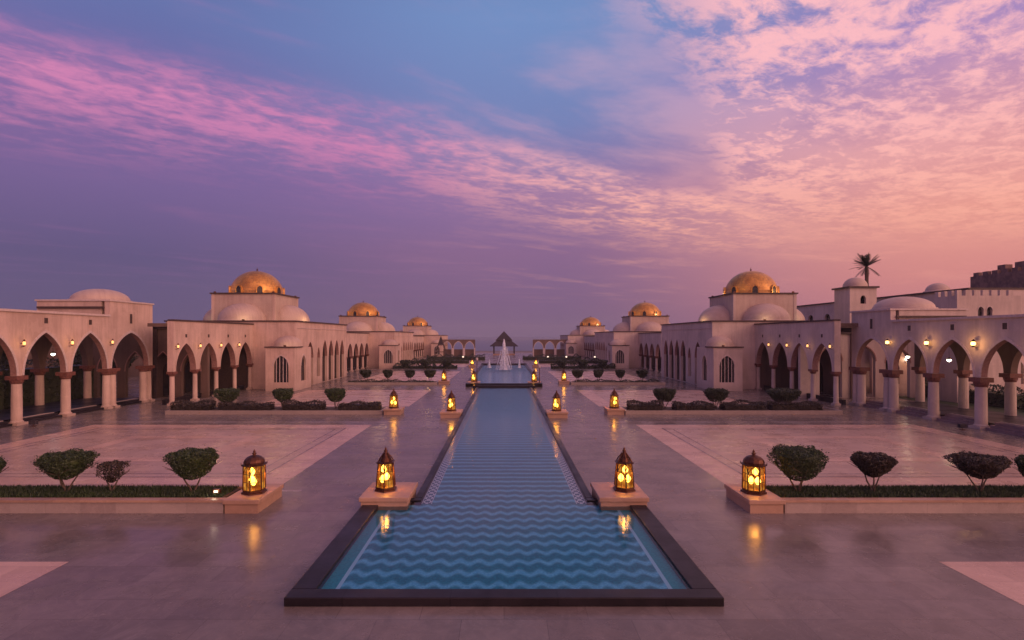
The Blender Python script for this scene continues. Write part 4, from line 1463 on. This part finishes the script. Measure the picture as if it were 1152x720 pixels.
# ------------------------------------------------------------------ far end of the plaza
for s, sd_ in ((-1, 'left'), (1, 'right')):
    o = empty('sea_arcade', (s * 14, 168, 0), f'low far arcade screening the sea on the {sd_} of the axis', 'arcade')
    a_ = MB(); m2 = Many()
    x0, x1 = sorted((s * 8.8, s * 22.5))
    L = x1 - x0
    nb = 4
    pt = L / nb
    arch_wall(a_, (x0, 168, 0), (1, 0, 0), (0, -1, 0), L, 2.6, 5.2, [(pt * (i + .5), pt / 2 - .35, 2.6, 2.62, 1.95) for i in range(nb)], .6, m2)
    a_.build('wall', M['wall_shade'], o); m2.build('arch_moulding', M['trim_l'], o)
    for i in range(nb + 1):
        x_ = x0 + pt * i
        MB().box(max(x0, x_ - .35), min(x1, x_ + .35), 168.02, 168.58, 0, 2.6).build('pier', M['trim_l'], o)
    MB().box(x0, x1, 169.2, 169.6, 0, 2.2).build('parapet', M['wall_shade'], o)

gz = empty('beach_pavilion', (0, 186, 0), 'dark pyramid roofed pavilion at the end of the axis before the sea', 'pavilion')
g_ = MB()
def pyr(mb, cx, cy, r, z0, z1, r2=.05):
    mb.lathe((cx, cy, 0), [(r, z0 - .15), (r, z0), (r2, z1)], 4, rot=PI / 4, capb=True)
pyr(g_, 0, 186, 6.6, 3.0, 5.0, 3.0)
pyr(g_, 0, 186, 4.0, 4.9, 7.9, .1)
g_.build('roof', M['thatch'], gz)
for (a, b) in ((-3.4, -3.4), (3.4, -3.4), (3.4, 3.4), (-3.4, 3.4)):
    MB().box(a - .18, a + .18, 186 + b - .18, 186 + b + .18, 0, 3.3).build('post', M['wood'], gz)
MB().box(-3.6, 3.6, 182.3, 189.7, 0, .4).build('platform', M['ped'], gz)
tt = empty('trellis_tent', (-17.4, 152, 0), 'small open pyramid frame standing before the far left arcade', 'tent')
q = MB()
ap = Vector((-17.4, 152, 6.2))
cs = [Vector((-17.4 + a * 1.9, 152 + b * 1.9, 0)) for (a, b) in ((-1, -1), (1, -1), (1, 1), (-1, 1))]
for c in cs: q.tube(c, ap, .12, .08, 6)
for h_ in (.3, .6):
    for i in range(4): q.tube(cs[i].lerp(ap, h_), cs[(i + 1) % 4].lerp(ap, h_), .07, .07, 5)
q.build('frame', M['wood'], tt)
q = MB()
for i in range(4):
    q.add([tuple(cs[i].lerp(ap, .62)), tuple(cs[(i + 1) % 4].lerp(ap, .62)), tuple(ap)], [(0, 1, 2)])
q.build('canopy', M['thatch'], tt)

# lamp posts beside the fountain basin
for (x, y, h, lb) in ((-3.2, 65.2, 3.2, 'slim dark lamp post left of the basin\'s near rim'), (4.3, 66.9, 2.2, 'short reddish post right of the basin\'s near rim')):
    o = empty('lamp_post', (x, y, 0), lb, 'lamp post')
    MB().lathe((x, y, 0), [(.12, 0), (.12, .2), (.05, .3), (.04, h)], 8, capt=True).build('pole', M['bronze'], o)
    MB().lathe((x, y, h), [(.04, 0), (.13, .06), (.15, .25), (.03, .36)], 8).build('head', M['trim_l'], o)
# a few path lamps on the far terraces
for i, (x, y) in enumerate(((10.2, 128), (14.5, 128.2), (21.0, 127.5), (-9.5, 128))):
    o = empty('path_lamp', (x, y, 0), ['first', 'second', 'third', 'only left hand'][i] + ' small white path lamp by the far hedges, counted outward from the axis', 'lamp', 'path lamps by the far hedges')
    MB().lathe((x, y, 0), [(.06, 0), (.05, 1.2)], 8).build('pole', M['bronze'], o)
    MB().lathe((x, y, 1.2), [(.05, 0), (.2, .1), (.2, .25), (.03, .34)], 8).build('lamp_glass', M['lens'], o)

# ------------------------------------------------------------------ evening haze over the plaza
hz = MB().box(-140, 140, -30, 1200, -1.2, 30).build('haze', bpy.data.materials.new('evening_haze'))
hm = hz.data.materials[0]
hm.use_nodes = True
hm.node_tree.nodes.clear()
t = NT(hm.node_tree)
pv = t.new('ShaderNodeVolumePrincipled')
pv.inputs['Color'].default_value = (.85, .80, .88, 1)
pv.inputs['Density'].default_value = .00035
o = t.new('ShaderNodeOutputMaterial')
t.l.new(pv.outputs[0], o.inputs['Volume'])
tag(hz, 'thin violet evening haze over the plaza', 'haze', kind='stuff')
